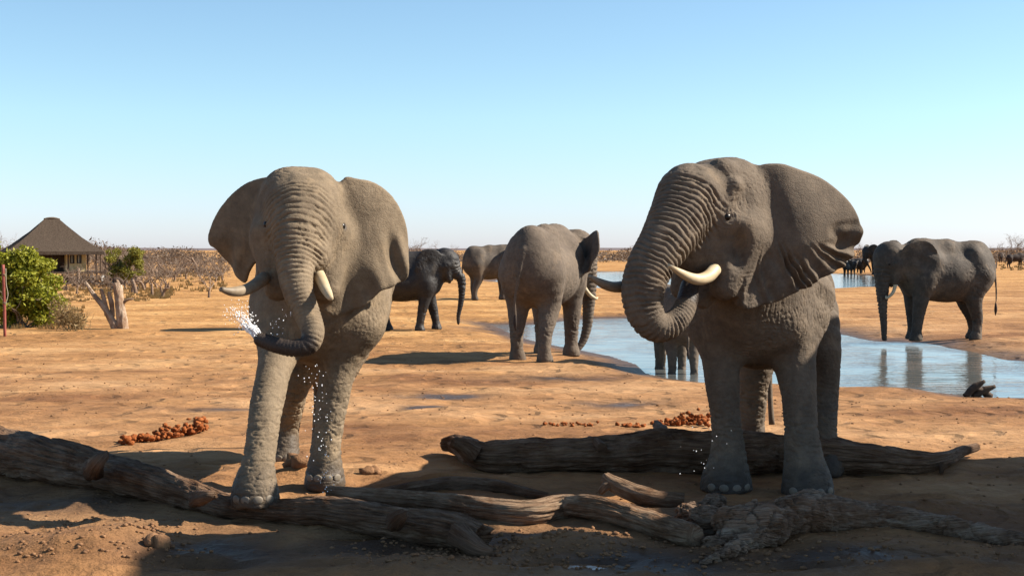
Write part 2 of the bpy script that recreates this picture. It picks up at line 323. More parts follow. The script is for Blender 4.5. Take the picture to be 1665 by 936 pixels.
def ground_mat():
    m, nt, b = newmat('dry_sandy_ground', .95, .12); tc = nd(nt, 'TexCoord').outputs['Object']
    wet = nd(nt, 'Attribute', {'attribute_name': 'wet'}).outputs['Fac']; foot = nd(nt, 'Attribute', {'attribute_name': 'trampled'}).outputs['Fac']
    mp = nd(nt, 'Mapping', Vector=tc, Scale=(.55, 1, 1)).outputs[0]
    big = nd(nt, 'TexNoise', Vector=mp, Scale=.35, Detail=8.0, Roughness=.62)
    mid = nd(nt, 'TexNoise', Vector=mp, Scale=2.3, Detail=7.0, Roughness=.66)
    fin = nd(nt, 'TexNoise', Vector=tc, Scale=22.0, Detail=6.0, Roughness=.7)
    sand = ramp(nt, big.outputs[0], [(.34, (.26, .13, .044)), (.5, (.36, .19, .068)), (.62, (.43, .25, .10))])
    red = ramp(nt, big.outputs[0], [(.36, (.17, .08, .035)), (.5, (.285, .15, .066)), (.62, (.355, .205, .10))])
    c0 = nd(nt, 'Mix', {'data_type': 'RGBA'}, _0=foot, _6=sand, _7=red)
    mot = ramp(nt, mid.outputs[0], [(.28, (.5, .45, .42)), (.48, (.98, .96, .94)), (.72, (1.25, 1.24, 1.22))])
    c1 = nd(nt, 'Mix', {'data_type': 'RGBA', 'blend_type': 'MULTIPLY'}, _0=.75, _6=c0.outputs[2], _7=mot)
    sp = ramp(nt, fin.outputs[0], [(.28, (.5, .45, .42)), (.42, (1, 1, 1)), (.8, (1.15, 1.12, 1.1))])
    c2 = nd(nt, 'Mix', {'data_type': 'RGBA', 'blend_type': 'MULTIPLY'}, _0=.7, _6=c1.outputs[2], _7=sp)
    c3 = nd(nt, 'Mix', {'data_type': 'RGBA'}, _0=wet, _6=c2.outputs[2], _7=(.05, .031, .021, 1))
    lit = nd(nt, 'TexNoise', Vector=nd(nt, 'Mapping', Vector=tc, Scale=(.5, 1, 1)).outputs[0], Scale=5.5, Detail=9.0, Roughness=.78)
    lf = nd(nt, 'MapRange', Value=lit.outputs[0], _1=.60, _2=.66, _3=0.0, _4=.55)
    c4 = nd(nt, 'Mix', {'data_type': 'RGBA'}, _0=lf.outputs[0], _6=c3.outputs[2], _7=(.11, .055, .028, 1))
    nt.links.new(c4.outputs[2], b.inputs['Base Color'])
    nt.links.new(nd(nt, 'MapRange', Value=wet, _3=.95, _4=.32).outputs[0], b.inputs['Roughness'])
    b1 = nd(nt, 'Bump', Strength=.85, Distance=.15, Height=mid.outputs[0])
    pit = nd(nt, 'TexVoronoi', {'feature': 'SMOOTH_F1'}, Vector=nd(nt, 'Mapping', Vector=tc, Scale=(1, 1.3, 1)).outputs[0], Scale=5.0)
    trd = nd(nt, 'TexNoise', Vector=tc, Scale=1.1, Detail=2.0)
    trw = nd(nt, 'Mix', {'data_type': 'RGBA'}, _0=.25, _6=tc, _7=trd.outputs[1])
    prt = nd(nt, 'TexVoronoi', {'feature': 'F1'}, Vector=trw.outputs[2], Scale=1.7)
    prf = nd(nt, 'MapRange', Value=prt.outputs[0], _1=.22, _2=.34)
    b1 = nd(nt, 'Bump', Strength=.6, Distance=.09, Height=prf.outputs[0], Normal=b1.outputs[0])
    b2 = nd(nt, 'Bump', Strength=.5, Distance=.05, Height=pit.outputs[0], Normal=b1.outputs[0])
    b3 = nd(nt, 'Bump', Strength=.7, Distance=.025, Height=fin.outputs[0], Normal=b2.outputs[0])
    nt.links.new(b3.outputs[0], b.inputs['Normal']); return m
gr = mk('ground', np.stack([X.ravel(), Y.ravel(), zz], 1), gf, ground_mat()); tag(gr, kind='structure')
nz = fbm(np.stack([X.ravel() * .8, Y.ravel() * .8, 0 * zz], 1), 3)
wet_shade = np.clip(sstep(1.7 + nz * 1.6, .05, DD), 0, 1) * .85
for cx, cy, sx, sy, am in [(*G(470, 895)[:2], 1.5, .7, 1.25), (*G(1200, 915)[:2], 2.2, .6, 1.2), (*G(760, 870)[:2], 1.3, .5, 1.0), (*G(100, 815)[:2], 1.8, .7, .8), (*G(700, 850)[:2], 4.0, .8, .7), (*G(712, 633)[:2], .6, .5, 2.2), (*G(700, 655)[:2], .4, .3, 1.8), (*G(1010, 650)[:2], .7, .5, 1.0), (*G(900, 600)[:2], 1.2, .8, 1.2), (*G(360, 660)[:2], .9, .3, .8)]:  # wet mud; the foreground patches also hold painted shade in their dark tone
    g = ((X.ravel() - cx) / sx) ** 2 + ((Y.ravel() - cy) / sy) ** 2; wet_shade = np.maximum(wet_shade, am * np.exp(-g) * np.clip(.8 + nz * 1.2, .15, 1)); wet_shade = np.minimum(wet_shade, .95)
a = gr.data.attributes.new('wet', 'FLOAT', 'POINT'); a.data.foreach_set('value', wet_shade.astype(np.float32))
tr = np.clip(sstep(52, 17, Y.ravel()) + .7 * sstep(-3, 8, X.ravel() - .02 * Y.ravel()) * sstep(130, 40, Y.ravel()) + nz * .4, 0, 1)
a = gr.data.attributes.new('trampled', 'FLOAT', 'POINT'); a.data.foreach_set('value', tr.astype(np.float32))
def water_mat(name, base, rough, bs, dist):
    m, nt, b = newmat(name, rough, .5); b.inputs['Base Color'].default_value = col4(base); b.inputs['IOR'].default_value = 1.333
    tc = nd(nt, 'TexCoord').outputs['Object']
    n1 = nd(nt, 'TexNoise', Vector=nd(nt, 'Mapping', Vector=tc, Scale=(.6, 1.6, 1)).outputs[0], Scale=bs, Detail=4.0)
    n2 = nd(nt, 'TexNoise', Vector=tc, Scale=.5, Detail=2.0)
    mul = nd(nt, 'Math', {'operation': 'MULTIPLY'}, _0=n1.outputs[0], _1=nd(nt, 'MapRange', Value=n2.outputs[0], _1=.35, _2=.65, _3=.25).outputs[0])
    nt.links.new(nd(nt, 'Bump', Strength=1.0, Distance=dist, Height=mul.outputs[0]).outputs[0], b.inputs['Normal']); return m
M['water'] = water_mat('pool_water', (.10, .105, .10), .05, 2.6, .035)
M['puddle'] = water_mat('puddle_water', (.16, .075, .03), .06, 5.0, .004)
def sheet(name, poly, z, mat):
    return mk(name, [(x, y, z) for x, y in poly], [tuple(range(len(poly)))], mat, smooth=False)
def grow(p, r):
    c = p.mean(0); return p + np.array([unit(q - c) * r for q in p])
def rect_water(name, poly):
    (x0, y0), (x1, y1) = poly.min(0) - 1, poly.max(0) + 1
    return tag(sheet(name, [(x0, y0), (x1, y0), (x1, y1), (x0, y1)], WZ, M['water']), kind='structure')
rect_water('waterhole', POOL); rect_water('waterhole_channel', POOL2)
exec_sections = True
# ------------------------------------------------------------------ implicit bodies: distance fields -> one continuous mesh
class Field:
    def __init__(s): s.p = []
    def cone(s, a, b, ra, rb, k=.1, sub=False):
        a, b = V(*a), V(*b); r = max(ra, rb)
        def f(X, Y, Z):
            ba = b - a; t = np.clip(((X - a[0]) * ba[0] + (Y - a[1]) * ba[1] + (Z - a[2]) * ba[2]) / (ba @ ba), 0, 1)
            return np.sqrt((X - a[0] - t * ba[0]) ** 2 + (Y - a[1] - t * ba[1]) ** 2 + (Z - a[2] - t * ba[2]) ** 2) - (ra + (rb - ra) * t)
        s.p.append((np.minimum(a, b) - r, np.maximum(a, b) + r, f, k, sub)); return s
    def ell(s, c, ax, rad, k=.15, sub=False):
        c = V(*c); ax = np.asarray(ax, float); rad = V(*rad); e = np.sqrt(((ax * rad[:, None]) ** 2).sum(0))
        def f(X, Y, Z):
            k0 = 0; k1 = 0
            for i in range(3):
                q = (X - c[0]) * ax[i][0] + (Y - c[1]) * ax[i][1] + (Z - c[2]) * ax[i][2]
                k0 = k0 + (q / rad[i]) ** 2; k1 = k1 + (q / rad[i] ** 2) ** 2
            k0 = np.sqrt(k0); return k0 * (k0 - 1) / np.sqrt(k1 + 1e-9)
        s.p.append((c - e, c + e, f, k, sub)); return s
    def chain(s, pts, rad, n=24, k=.08):
        q = catmull(np.hstack([np.asarray(pts, float), np.asarray(rad, float)[:, None]]), n); p, r = q[:, :3], q[:, 3]; rm = r.max()
        def f(X, Y, Z):
            sh = np.broadcast_shapes(X.shape, Y.shape, Z.shape); out = np.full(sh, 9., np.float32)
            xs_, ys_, zs_ = X.ravel(), Y.ravel(), Z.ravel()
            for i in range(n - 1):
                lo = np.minimum(p[i], p[i + 1]) - rm - .3; hi = np.maximum(p[i], p[i + 1]) + rm + .3
                I = [np.searchsorted(ar, (l, h)) for ar, l, h in zip((xs_, ys_, zs_), lo, hi)]
                sl_ = tuple(slice(*j) for j in I)
                if any(j[0] >= j[1] for j in I): continue
                x, y, z = xs_[sl_[0]][:, None, None], ys_[sl_[1]][None, :, None], zs_[sl_[2]][None, None, :]
                a = p[i]; ba = p[i + 1] - a
                t = np.clip(((x - a[0]) * ba[0] + (y - a[1]) * ba[1] + (z - a[2]) * ba[2]) / (ba @ ba + 1e-12), 0, 1)
                d = np.sqrt((x - a[0] - t * ba[0]) ** 2 + (y - a[1] - t * ba[1]) ** 2 + (z - a[2] - t * ba[2]) ** 2) - (r[i] + (r[i + 1] - r[i]) * t)
                out[sl_] = np.minimum(out[sl_], d)
            return out
        s.p.append((p.min(0) - rm, p.max(0) + rm, f, k, False)); return s
    def ear(s, o, e1, e2, n, poly, fn, thick=.022, k=.06, depth=.4, L=1.3):
        """thin sheet with outline poly in (u,v) and relief fn(u,v) along n"""
        poly = np.asarray(poly, float); lo = poly.min(0); hi = poly.max(0)
        cs = np.array([o + u * e1 + v * e2 + w * n for u in (lo[0], hi[0]) for v in (lo[1], hi[1]) for w in (-depth, depth)])
        def f(X, Y, Z):
            sh = np.broadcast_shapes(X.shape, Y.shape, Z.shape)
            u = ((X - o[0]) * e1[0] + (Y - o[1]) * e1[1] + (Z - o[2]) * e1[2]); v = ((X - o[0]) * e2[0] + (Y - o[1]) * e2[1] + (Z - o[2]) * e2[2])
            w = ((X - o[0]) * n[0] + (Y - o[1]) * n[1] + (Z - o[2]) * n[2])
            u, v, w = [np.broadcast_to(q, sh).ravel() for q in (u, v, w)]
            out = np.full(len(u), 1., np.float32)
            near = np.abs(w) < depth + .1; uu, vv = u[near], v[near]; w2 = w[near] - fn(uu, vv)
            m2 = np.abs(w2) < .2; dd = np.full(len(uu), .3)
            d2 = sdf_poly(poly, np.stack([uu[m2], vv[m2]], 1)); dw = np.abs(w2[m2]) / L - thick
            h = np.clip(.03 - np.abs(d2 - dw), 0, None) / .03
            dd[m2] = np.maximum(d2, dw) + h * h * .03 / 4
            out[near] = dd; return out.reshape(sh)
        s.p.append((cs.min(0), cs.max(0), f, k, False)); return s
    def mesh(s, h, floor=None):
        lo = np.min([p[0] for p in s.p if not p[4]], 0) - 3 * h; hi = np.max([p[1] for p in s.p if not p[4]], 0) + 3 * h
        if floor is not None: lo[2] = max(lo[2], floor - 3 * h)
        ax = [np.arange(lo[i], hi[i] + h, h).astype(np.float32) for i in range(3)]
        F = np.full([len(a) for a in ax], 1.0, np.float32)
        for a, b, f, k, sub in s.p:
            I = [np.searchsorted(ax[i], (a[i] - k - 2 * h, b[i] + k + 2 * h)) for i in range(3)]
            if any(j[0] >= j[1] for j in I): continue
            sl_ = tuple(slice(*j) for j in I)
            d = f(ax[0][sl_[0]][:, None, None], ax[1][sl_[1]][None, :, None], ax[2][sl_[2]][None, None, :]).astype(np.float32)
            cur = F[sl_]
            if sub:
                d = -d; hh = np.maximum(k - np.abs(cur - d), 0) / k; F[sl_] = np.maximum(cur, d) + hh * hh * k / 4
            else:
                hh = np.maximum(k - np.abs(cur - d), 0) / k; F[sl_] = np.minimum(cur, d) - hh * hh * k / 4
        F[0] = F[-1] = 1; F[:, 0] = F[:, -1] = 1; F[:, :, 0] = F[:, :, -1] = 1
        if floor is not None: F = np.maximum(F, (floor - ax[2])[None, None, :])
        return surface_nets(F, lo, h)
def surface_nets(F, lo, h):
    S = F < 0; cnt = 0
    for a in (0, 1):
        for b in (0, 1):
            for c in (0, 1): cnt = cnt + S[a:S.shape[0] - 1 + a, b:S.shape[1] - 1 + b, c:S.shape[2] - 1 + c].astype(np.int8)
    act = (cnt > 0) & (cnt < 8); ii = np.argwhere(act); n = len(ii); ids = np.full(act.shape, -1, np.int32); ids[act] = np.arange(n)
    acc = np.zeros((n, 3)); num = np.zeros(n); cor = [(a, b, c) for a in (0, 1) for b in (0, 1) for c in (0, 1)]
    val = {c: F[ii[:, 0] + c[0], ii[:, 1] + c[1], ii[:, 2] + c[2]] for c in cor}
    for c in cor:
        for axs in range(3):
            if c[axs]: continue
            e = list(c); e[axs] = 1; e = tuple(e); va, vb = val[c], val[e]; m = (va < 0) != (vb < 0)
            t = np.where(m, va / np.where(m, va - vb, 1), 0); pt = np.tile(np.array(c, float), (n, 1)); pt[:, axs] = t
            acc[m] += pt[m]; num[m] += 1
    v = lo + (ii + acc / num[:, None]) * h; q = []
    for axs in range(3):
        sl0 = [slice(1, -1)] * 3; a0 = [slice(1, -1)] * 3; a0[axs] = slice(0, -1); a1 = [slice(1, -1)] * 3; a1[axs] = slice(1, None)
        s0, s1 = S[tuple(a0)], S[tuple(a1)]; b, c = (axs + 1) % 3, (axs + 2) % 3
        for sgn in (0, 1):
            e = np.argwhere((s0 & ~s1) if sgn == 0 else (~s0 & s1)); e[:, b] += 1; e[:, c] += 1
            def cell(db, dc):
                g = e.copy(); g[:, b] += db; g[:, c] += dc; return ids[g[:, 0], g[:, 1], g[:, 2]]
            r = [cell(-1, -1), cell(0, -1), cell(0, 0), cell(-1, 0)]
            q.append(np.stack(r if sgn == 0 else r[::-1], 1))
    q = np.vstack(q); return v, q[(q >= 0).all(1)]
def vnormals(v, f):
    n = np.cross(v[f[:, 2]] - v[f[:, 0]], v[f[:, 3]] - v[f[:, 1]]); o = np.zeros_like(v)
    for k in range(4):
        for i in range(3): o[:, i] += np.bincount(f[:, k], n[:, i], len(v))
    return o / (np.linalg.norm(o, axis=1)[:, None] + 1e-12)
def smooth(v, f, it=1):
    for _ in range(it):
        acc = np.zeros_like(v); c = np.zeros(len(v))
        for k in range(4):
            for j in ((k + 1) % 4, (k + 3) % 4):
                for i in range(3): acc[:, i] += np.bincount(f[:, k], v[f[:, j], i], len(v))
                c += np.bincount(f[:, k], minlength=len(v))
        v = v * .5 + .5 * acc / c[:, None]
    return v
def crease(n, w): return np.clip(1 - np.abs(n) / w, 0, 1) ** 1.5

# ------------------------------------------------------------------ elephants
EAR = [(-.05, -.02), (.08, -.16), (.28, -.27), (.52, -.28), (.75, -.2), (.9, -.03), (.97, .2), (.95, .4), (.86, .58), (.72, .7), (.58, .82), (.46, .98), (.36, 1.14), (.25, 1.24), (.15, 1.2), (.06, 1.02), (-.02, .8), (-.06, .4)]
def ico(c, r, ax=None, rad=(1, 1, 1), sub=2):
    import bmesh
    bm = bmesh.new(); bmesh.ops.create_icosphere(bm, subdivisions=sub, radius=1.0)
    v = np.array([x.co[:] for x in bm.verts]); f = [tuple(x.index for x in q.verts) for q in bm.faces]; bm.free()
    v = v * np.array(rad) * r
    if ax is not None: v = v @ np.asarray(ax)
    return v + np.asarray(c), f
EYEZ = .05
def head_prims(F, o, f, u, s, jaw=1.0, dome=1.0):
    f = unit(f); l = unit(np.cross(u, f)); u = np.cross(f, l); A = [f, l, u]
    p = lambda a, b, c: o + (f * a + l * b + u * c) * s
    F.ell(p(0, 0, .105), A, (.44 * s, .375 * s, .42 * s * dome), .12)
    for sd in (1, -1):
        F.ell(p(-.05, .14 * sd, .31), A, (.28 * s, .19 * s, .2 * s), .14)
        F.cone(p(.26, .28 * sd, .03), p(.12, .36 * sd, -.02), .085 * s, .07 * s, .1)      # brow and cheek bone
        F.cone(p(.1, .24 * sd, -.15), p(.3, .22 * sd, -.52), .2 * s, .125 * s, .12)       # tusk sheath
        F.cone(p(-.02, .2 * sd, -.15), p(.1, .15 * sd, -.46), .22 * s, .14 * s, .1)       # jaw muscle
        F.ell(p(.17, .41 * sd, .20), A, (.13 * s, .07 * s, .12 * s), .1, True)            # temple hollow
        F.ell(p(.3, .345 * sd, EYEZ), A, (.075 * s, .03 * s, .04 * s), .03, True)        # eye socket
        F.ell(p(.295, .315 * sd, EYEZ), A, (.04 * s, .035 * s, .034 * s), .015)
    F.cone(p(.2, 0, .12), p(.42, 0, -.18), .29 * s, .235 * s, .16)
    F.cone(p(.05, 0, -.42), p(.33, 0, -.64 * jaw), .15 * s, .07 * s, .1)                   # lower lip
    return p, (f, l, u)
def torso_prims(F, T, w=1.0, belly=1.0, hump=1.0):
    c, A, S = T
    q = lambda x, y, z: c + (A[0] * x + A[1] * y) * S + V(0, 0, z * S)
    F.ell(q(-.05, 0, 1.83), A, (1.4 * S, .70 * w * S, .76 * S * belly), .25)
    F.ell(q(.75, 0, 2.08), A, (.66 * S, .55 * w * S, .80 * S), .25)
    F.ell(q(-.92, 0, 2.06), A, (.6 * S, .56 * w * S, .76 * S), .22)
    F.cone(q(-1.0, 0, 2.62 * hump), q(.0, 0, 2.66 * hump), .17 * S, .2 * S, .3); F.cone(q(.0, 0, 2.66 * hump), q(.95, 0, 2.66), .2 * S, .22 * S, .3)
    for sd in (1, -1):
        F.cone(q(-.72, .36 * sd * w, 2.5), q(-.9, .42 * sd * w, 2.0), .16 * S, .2 * S, .2)
        F.cone(q(.62, .46 * sd * w, 2.3), q(.85, .42 * sd * w, 1.6), .2 * S, .25 * S, .2)
    return q
def displace(v, f, trunk=None, amp=1.0, lam=(.055, .03), legtop=1.5, ringend=.95, oz=0.0, em=None, eyes_=(), rg=1.0):
    n = vnormals(v, f); p = v.copy(); pw = p + .06 * np.stack([pn(p * 4), pn(p * 4 + 31), pn(p * 4 + 67)], 1)
    a = crease(fbm(pw * V(7, 7, 9), 2), .10) * .55 + crease(fbm(pw * V(15, 15, 19) + 5, 2), .14) * .35
    a2 = crease(fbm(pw * V(24, 24, 5.5) + 7, 2), .16) * sstep(-.1, .25, pn(p * 1.6 + 3)) + crease(fbm(pw * V(6, 6, 30) + 2, 2), .16) * sstep(-.1, .25, pn(p * 1.6 + 60)) + .3 * crease(fbm(pw * 34, 2), .2)
    lg = sstep(legtop, legtop - .6, v[:, 2] - oz)
    lw = crease(fbm(pw * V(4, 4, 15) + 11, 2), .13) + .6 * crease(fbm(pw * V(7, 7, 30) + 3, 2), .16)
    d = (-.0035 * a * (1 - .4 * lg) - .009 * a2 * (1 - .5 * lg) - (.008 + .009 * np.exp(-((v[:, 2] - oz - .62) / .22) ** 2)) * lw * lg + .006 * fbm(p * 3.2, 3)) * (em if em is not None else 1)
    if trunk is not None:
        c, rr, t = trunk; s = np.r_[0, np.cumsum(np.linalg.norm(np.diff(c, axis=0), axis=1))]
        best = np.full(len(v), 9.); bi = np.zeros(len(v), int)
        for i in range(len(c)):
            di = np.linalg.norm(v - c[i], axis=1) - rr[i]; m = di < best; best[m] = di[m]; bi[m] = i
        tt = np.einsum('ij,ij->i', v - c[bi], t[bi]); sv = s[bi] + np.clip(tt, -.05, .05); L = s[-1]
        on = sstep(.09, .02, best)
        # ring spacing shrinks towards the tip
        x = np.clip(sv / L, 0, 1); ph = L / (lam[0] - lam[1]) * np.log(np.maximum(lam[0] / (lam[0] - (lam[0] - lam[1]) * x), 1e-6)) if lam[0] != lam[1] else sv / lam[0]
        nz_ = pn(p * 5) * .7 + pn(p * 12) * .35 + pn(p * 2.2) * .6
        tri = np.abs(((ph + nz_) % 1) - .5) * 2
        rings = np.clip((tri - .35) / .65, 0, 1) ** 1.3 * (0.35 + 1.5 * np.abs(pn(p * V(6, 6, 6) + 50)) * 1.6)
        ra = np.interp(x, [0, .05, .35, .7, 1], [.014, .034, .027, .016, .010])
        d = d * (1 - .75 * on) - on * ra * rings * rg
    for e in eyes_:
        r = np.linalg.norm(v - e[0], axis=1); er = e[1]
        q_ = np.abs(((r / er * 1.25 + .35 * pn(p * 9)) % 1) - .5) * 2
        d = d - .006 * np.clip((q_ - .4) / .6, 0, 1) * sstep(3.6, 2.4, r / er) * sstep(.9, 1.3, r / er) - .013 * er / .03 * np.exp(-(r / er / 1.05) ** 2)
    return v + n * (d * amp)[:, None]
def wet_at(o, v, balls, z0):
    nz = fbm(v * 5, 3); w = .7 * sstep(.42, .06, v[:, 2] - z0 + nz * .22)
    for c, r in balls: w = np.maximum(w, .95 * sstep(r + .05, r, np.linalg.norm(v - c, axis=1) + nz * .05))
    a = o.data.attributes.new('wet', 'FLOAT', 'POINT'); a.data.foreach_set('value', w.astype(np.float32))
def find_eyes(v, p, s):
    out = []
    o = p(.30, 0, EYEZ); l = unit(p(0, 1, 0) - p(0, 0, 0)); w = v - o; t = w @ l; perp = np.linalg.norm(w - t[:, None] * l, axis=1)
    for sd in (1, -1):
        m = (perp < .05) & (t * sd > 0) & (np.abs(t) < .55 * s)
        out.append((o + l * np.median(t[m]) if m.any() else p(.3, .34 * sd, EYEZ), .034 * s))
    return out
def toenails(root, foot, fwd, r, mat, loc, n=4):
    for i in range(n):
        a = (i - (n - 1) / 2) * .52; d = V(fwd[0] * math.cos(a) - fwd[1] * math.sin(a), fwd[0] * math.sin(a) + fwd[1] * math.cos(a), 0)
        c = foot + d * (r * .97) + V(0, 0, .045); t = V(-d[1], d[0], 0)
        v, f = ico(c, 1, [d, t, V(0, 0, 1)], (.011, .046, .038), 2); mk('toenail', v, f, mat, root, loc)
def tuskmesh(root, pts, rad, mat, loc):
    v, f, uv = tube(pts, rad, 26, 14); o = mk('tusk', v, f, mat, root, loc); return o
def eyes(root, p, s, loc, fe=None):
    for i, sd in enumerate((1, -1)):
        c = p(.302, .34 * sd, EYEZ) if fe is None else fe[i][0] - unit(p(0, sd, 0) - p(0, 0, 0)) * .036 * s
        v, f = ico(c, .038 * s); mk('eye', v, f, M['eye'], root, loc)
def pxchain(l): 
    pts = np.array([P(a, b, d) for a, b, d, r in l]); rad = np.array([r * d / FPX for a, b, d, r in l]); return pts, rad
def ear_plane(att, gx, gy, outline):
    pts = np.array([P(x, y, att[2] + gx * (x - att[0]) + gy * (y - att[1])) for x, y in outline]); o = P(*att)
    c = pts.mean(0); _, _, vt = np.linalg.svd(pts - c); n = vt[2]; n = n if n[1] < 0 else -n
    o = o - n * ((o - c) @ n); e2 = unit(V(0, 0, -1) - n * (-n[2])); e1 = np.cross(n, e2); 
    return o, e1, e2, n, np.stack([(pts - o) @ e1, (pts - o) @ e2], 1)
def sm_poly(poly, n=70, jag=.0):
    p = np.asarray(poly, float); m = len(p); t = np.linspace(0, m, n, endpoint=False); i = t.astype(int); f = (t - i)[:, None]
    a, b, c, d = p[(i - 1) % m], p[i % m], p[(i + 1) % m], p[(i + 2) % m]
    q = .5 * (2 * b + (c - a) * f + (2 * a - 5 * b + 4 * c - d) * f ** 2 + (3 * b - a - 3 * c + d) * f ** 3)
    if jag: q = q + jag * np.stack([pn(np.stack([t * 1.7, t * 0 + k, t * 0], 1)) for k in (1, 5)], 1)
    return q
def attr_front(*a): pass
VOX = .012
# ---- the tan bull on the left, walking up to the log
def left_bull():
    loc = P(515, 770, 13.0); loc[2] = gz(loc[0], loc[1])
    root = thing('elephant', loc, 'dusty tan bull elephant walking forward on the left with a dripping trunk', 'elephant', 'elephants at the waterhole')
    F = Field(); A = [V(.02, -1, 0), V(1, .02, 0), V(0, 0, 1)]
    T = (V(-1.86, 13.25, 0.0), A, 1.0)
    q = torso_prims(F, T, .88, 1.0, 1.02)
    legs = [[(470, 505, 12.5, 62), (450, 585, 11.9, 31), (434, 655, 11.5, 27.5), (425, 720, 11.2, 26), (419, 762, 11.07, 29), (415, 792, 11.03, 37), (415, 808, 11.02, 40)],
            [(566, 500, 12.6, 62), (553, 580, 12.42, 33), (540, 655, 12.36, 26.5), (531, 725, 12.3, 24), (528, 762, 12.3, 30), (528, 783, 12.28, 34)],
            [(485, 540, 14.0, 62), (474, 620, 13.75, 33), (466, 690, 13.95, 22), (464, 732, 13.9, 24), (463, 750, 13.85, 28)],
            [(550, 540, 14.3, 62), (540, 620, 14.1, 32), (530, 690, 14.3, 22), (529, 725, 14.3, 24), (529, 742, 14.3, 28)]]
    for l in legs: p_, r_ = pxchain(l); F.chain(p_, r_, 22, .16)
    F.ell(P(415, 812, 11.0) * V(1, 1, 0) + V(0, 0, .14 - 1.5), np.eye(3), (.7, .7, 1.5), .03, True)
    o = P(488, 368, 11.9); fwd = unit(V(.27, -.93, -.15)); up = unit(np.cross(np.cross(fwd, V(0.02, 0, 1)), fwd))
    p, fr = head_prims(F, o, fwd, up, 1.0)
    F.cone(q(.9, 0, 2.3), o + V(0, .1, -.05), .5, .40, .2)
    F.chain([o + V(.03, .5, -.45), o + V(.05, .25, -.55)], [.4, .28], 6, .2) if 0 else F.cone(o + V(.02, .75, -.55), o + V(0, .15, -.35), .42, .28, .2)
    tp, tr_ = pxchain([(487, 338, 11.72, 50), (485, 368, 11.5, 44), (480, 420, 11.32, 33), (484, 470, 11.2, 26), (501, 515, 11.1, 21.5), (509, 540, 11.0, 19), (502, 560, 10.95, 17), (480, 566, 10.93, 15), (450, 561, 10.95, 13.5), (422, 551, 11.0, 12)])
    F.chain(tp, tr_, 40, .07)
    tipd = unit(tp[-1] - tp[-2]); F.cone(tp[-1] + tipd * .06, tp[-1] - tipd * .1, .04, .032, .02, True)
    eyeL = sm_poly([(442, 292), (410, 293), (384, 311), (362, 340), (346, 378), (343, 398), (349, 403), (354, 408), (365, 431), (384, 454), (396, 460), (408, 440), (424, 425), (440, 420), (446, 350)], 80)
    o1, e1, e2, n, poly = ear_plane((440, 345, 12.0), -.003, 0, eyeL)
    F.ear(o1, e1, e2, n, poly, lambda u, v: .06 * np.sin(v * 3.5 + 1) - .10 * sstep(-.25, -.55, u) * sstep(.2, .5, v) + .018 * np.sin(u * 24 + v * 9) * sstep(.1, .5, v), .02, .07)
    outR = sm_poly([(556, 292), (580, 291), (606, 299), (632, 321), (650, 350), (659, 375), (662, 405), (660, 432), (658, 452), (650, 460), (638, 462), (626, 470), (612, 474), (604, 484), (594, 496), (580, 504), (560, 508), (543, 506), (534, 498), (538, 482), (546, 455), (548, 420), (545, 350)], 110)
    o2, e1, e2, n, poly = ear_plane((555, 345, 11.95), .0036, -.0006, outR)
    def fr_ear(u, v):
        edge = sstep(.18, .55, u) * sstep(.0, .35, v) + .6 * sstep(.35, .8, v)
        fold = np.sin(15 * u - 4.2 * v * (1 + .4 * np.sin(3 * u)) + 1.5 * np.sin(v * 5)) * .02 + .012 * np.sin(u * 34 - v * 12)
        dent = -.05 * np.exp(-(((u - .47) / .07) ** 2 + ((v - .38) / .22) ** 2))
        return .10 * np.sin(np.clip(u, 0, .7) * 4.2) * sstep(-.3, .3, v + .3) + fold * edge + dent - .12 * sstep(.45, .9, v) * sstep(.35, 0, u)
    F.ear(o2, e1, e2, n, poly, fr_ear, .021, .07)
    v, f = F.mesh(VOX, .015); v = smooth(v, f, 1)
    c = catmull(np.hstack([tp, tr_[:, None]]), 70); t, _, _ = frames(c[:, :3])
    fe = find_eyes(v, p, 1.0); xe = CX + v[:, 0] / v[:, 1] * FPX
    em = 1 - .75 * np.maximum(sstep(545, 575, xe), sstep(440, 420, xe)) * sstep(1.75, 1.95, v[:, 2]) * sstep(12.6, 12.3, v[:, 1])
    v = displace(v, f, (c[:, :3], c[:, 3], t), 1.0, (.05, .028), em=em, eyes_=fe, rg=.8)
    b_ = mk('body', v, f, M['skin_tan'], root, loc); eyes(root, p, 1.0, loc, fe)
    wet_at(b_, v, [(c[k, :3], c[k, 3] + .05) for k in range(51, 70)] + [(e_[0], -.005) for e_ in fe], loc[2])
    a, b = pxchain([(430, 452, 11.5, 11), (412, 465, 11.3, 10), (396, 472, 11.15, 9), (377, 474, 11.0, 7.5), (359, 470, 10.9, 4)]); tuskmesh(root, a, b, M['ivory_dark'], loc)
    a, b = pxchain([(518, 446, 11.5, 10), (524, 458, 11.3, 9.5), (529, 469, 11.12, 8.5), (534, 478, 10.98, 7), (538, 485, 10.88, 4.5)]); tuskmesh(root, a, b, M['ivory'], loc)
    for ft, r in (((415, 812, 11.02), .205), ((528, 780, 12.28), .19), ((463, 748, 13.85), .175)):
        c_ = P(*ft); c_[2] = .14 if ft[2] < 11.5 else max(c_[2], .03); toenails(root, c_, unit(V(.05, -1, 0)), r, M['nail'], loc)
    F2 = MB(); F2.tube([q(-1.5, 0, 2.3), q(-1.66, 0, 1.9), q(-1.68, .02, 1.3), q(-1.66, .03, .9)], [.07, .05, .03, .022], 14, 8); F2.build('tail', M['skin_tan'], root, loc)
    return root
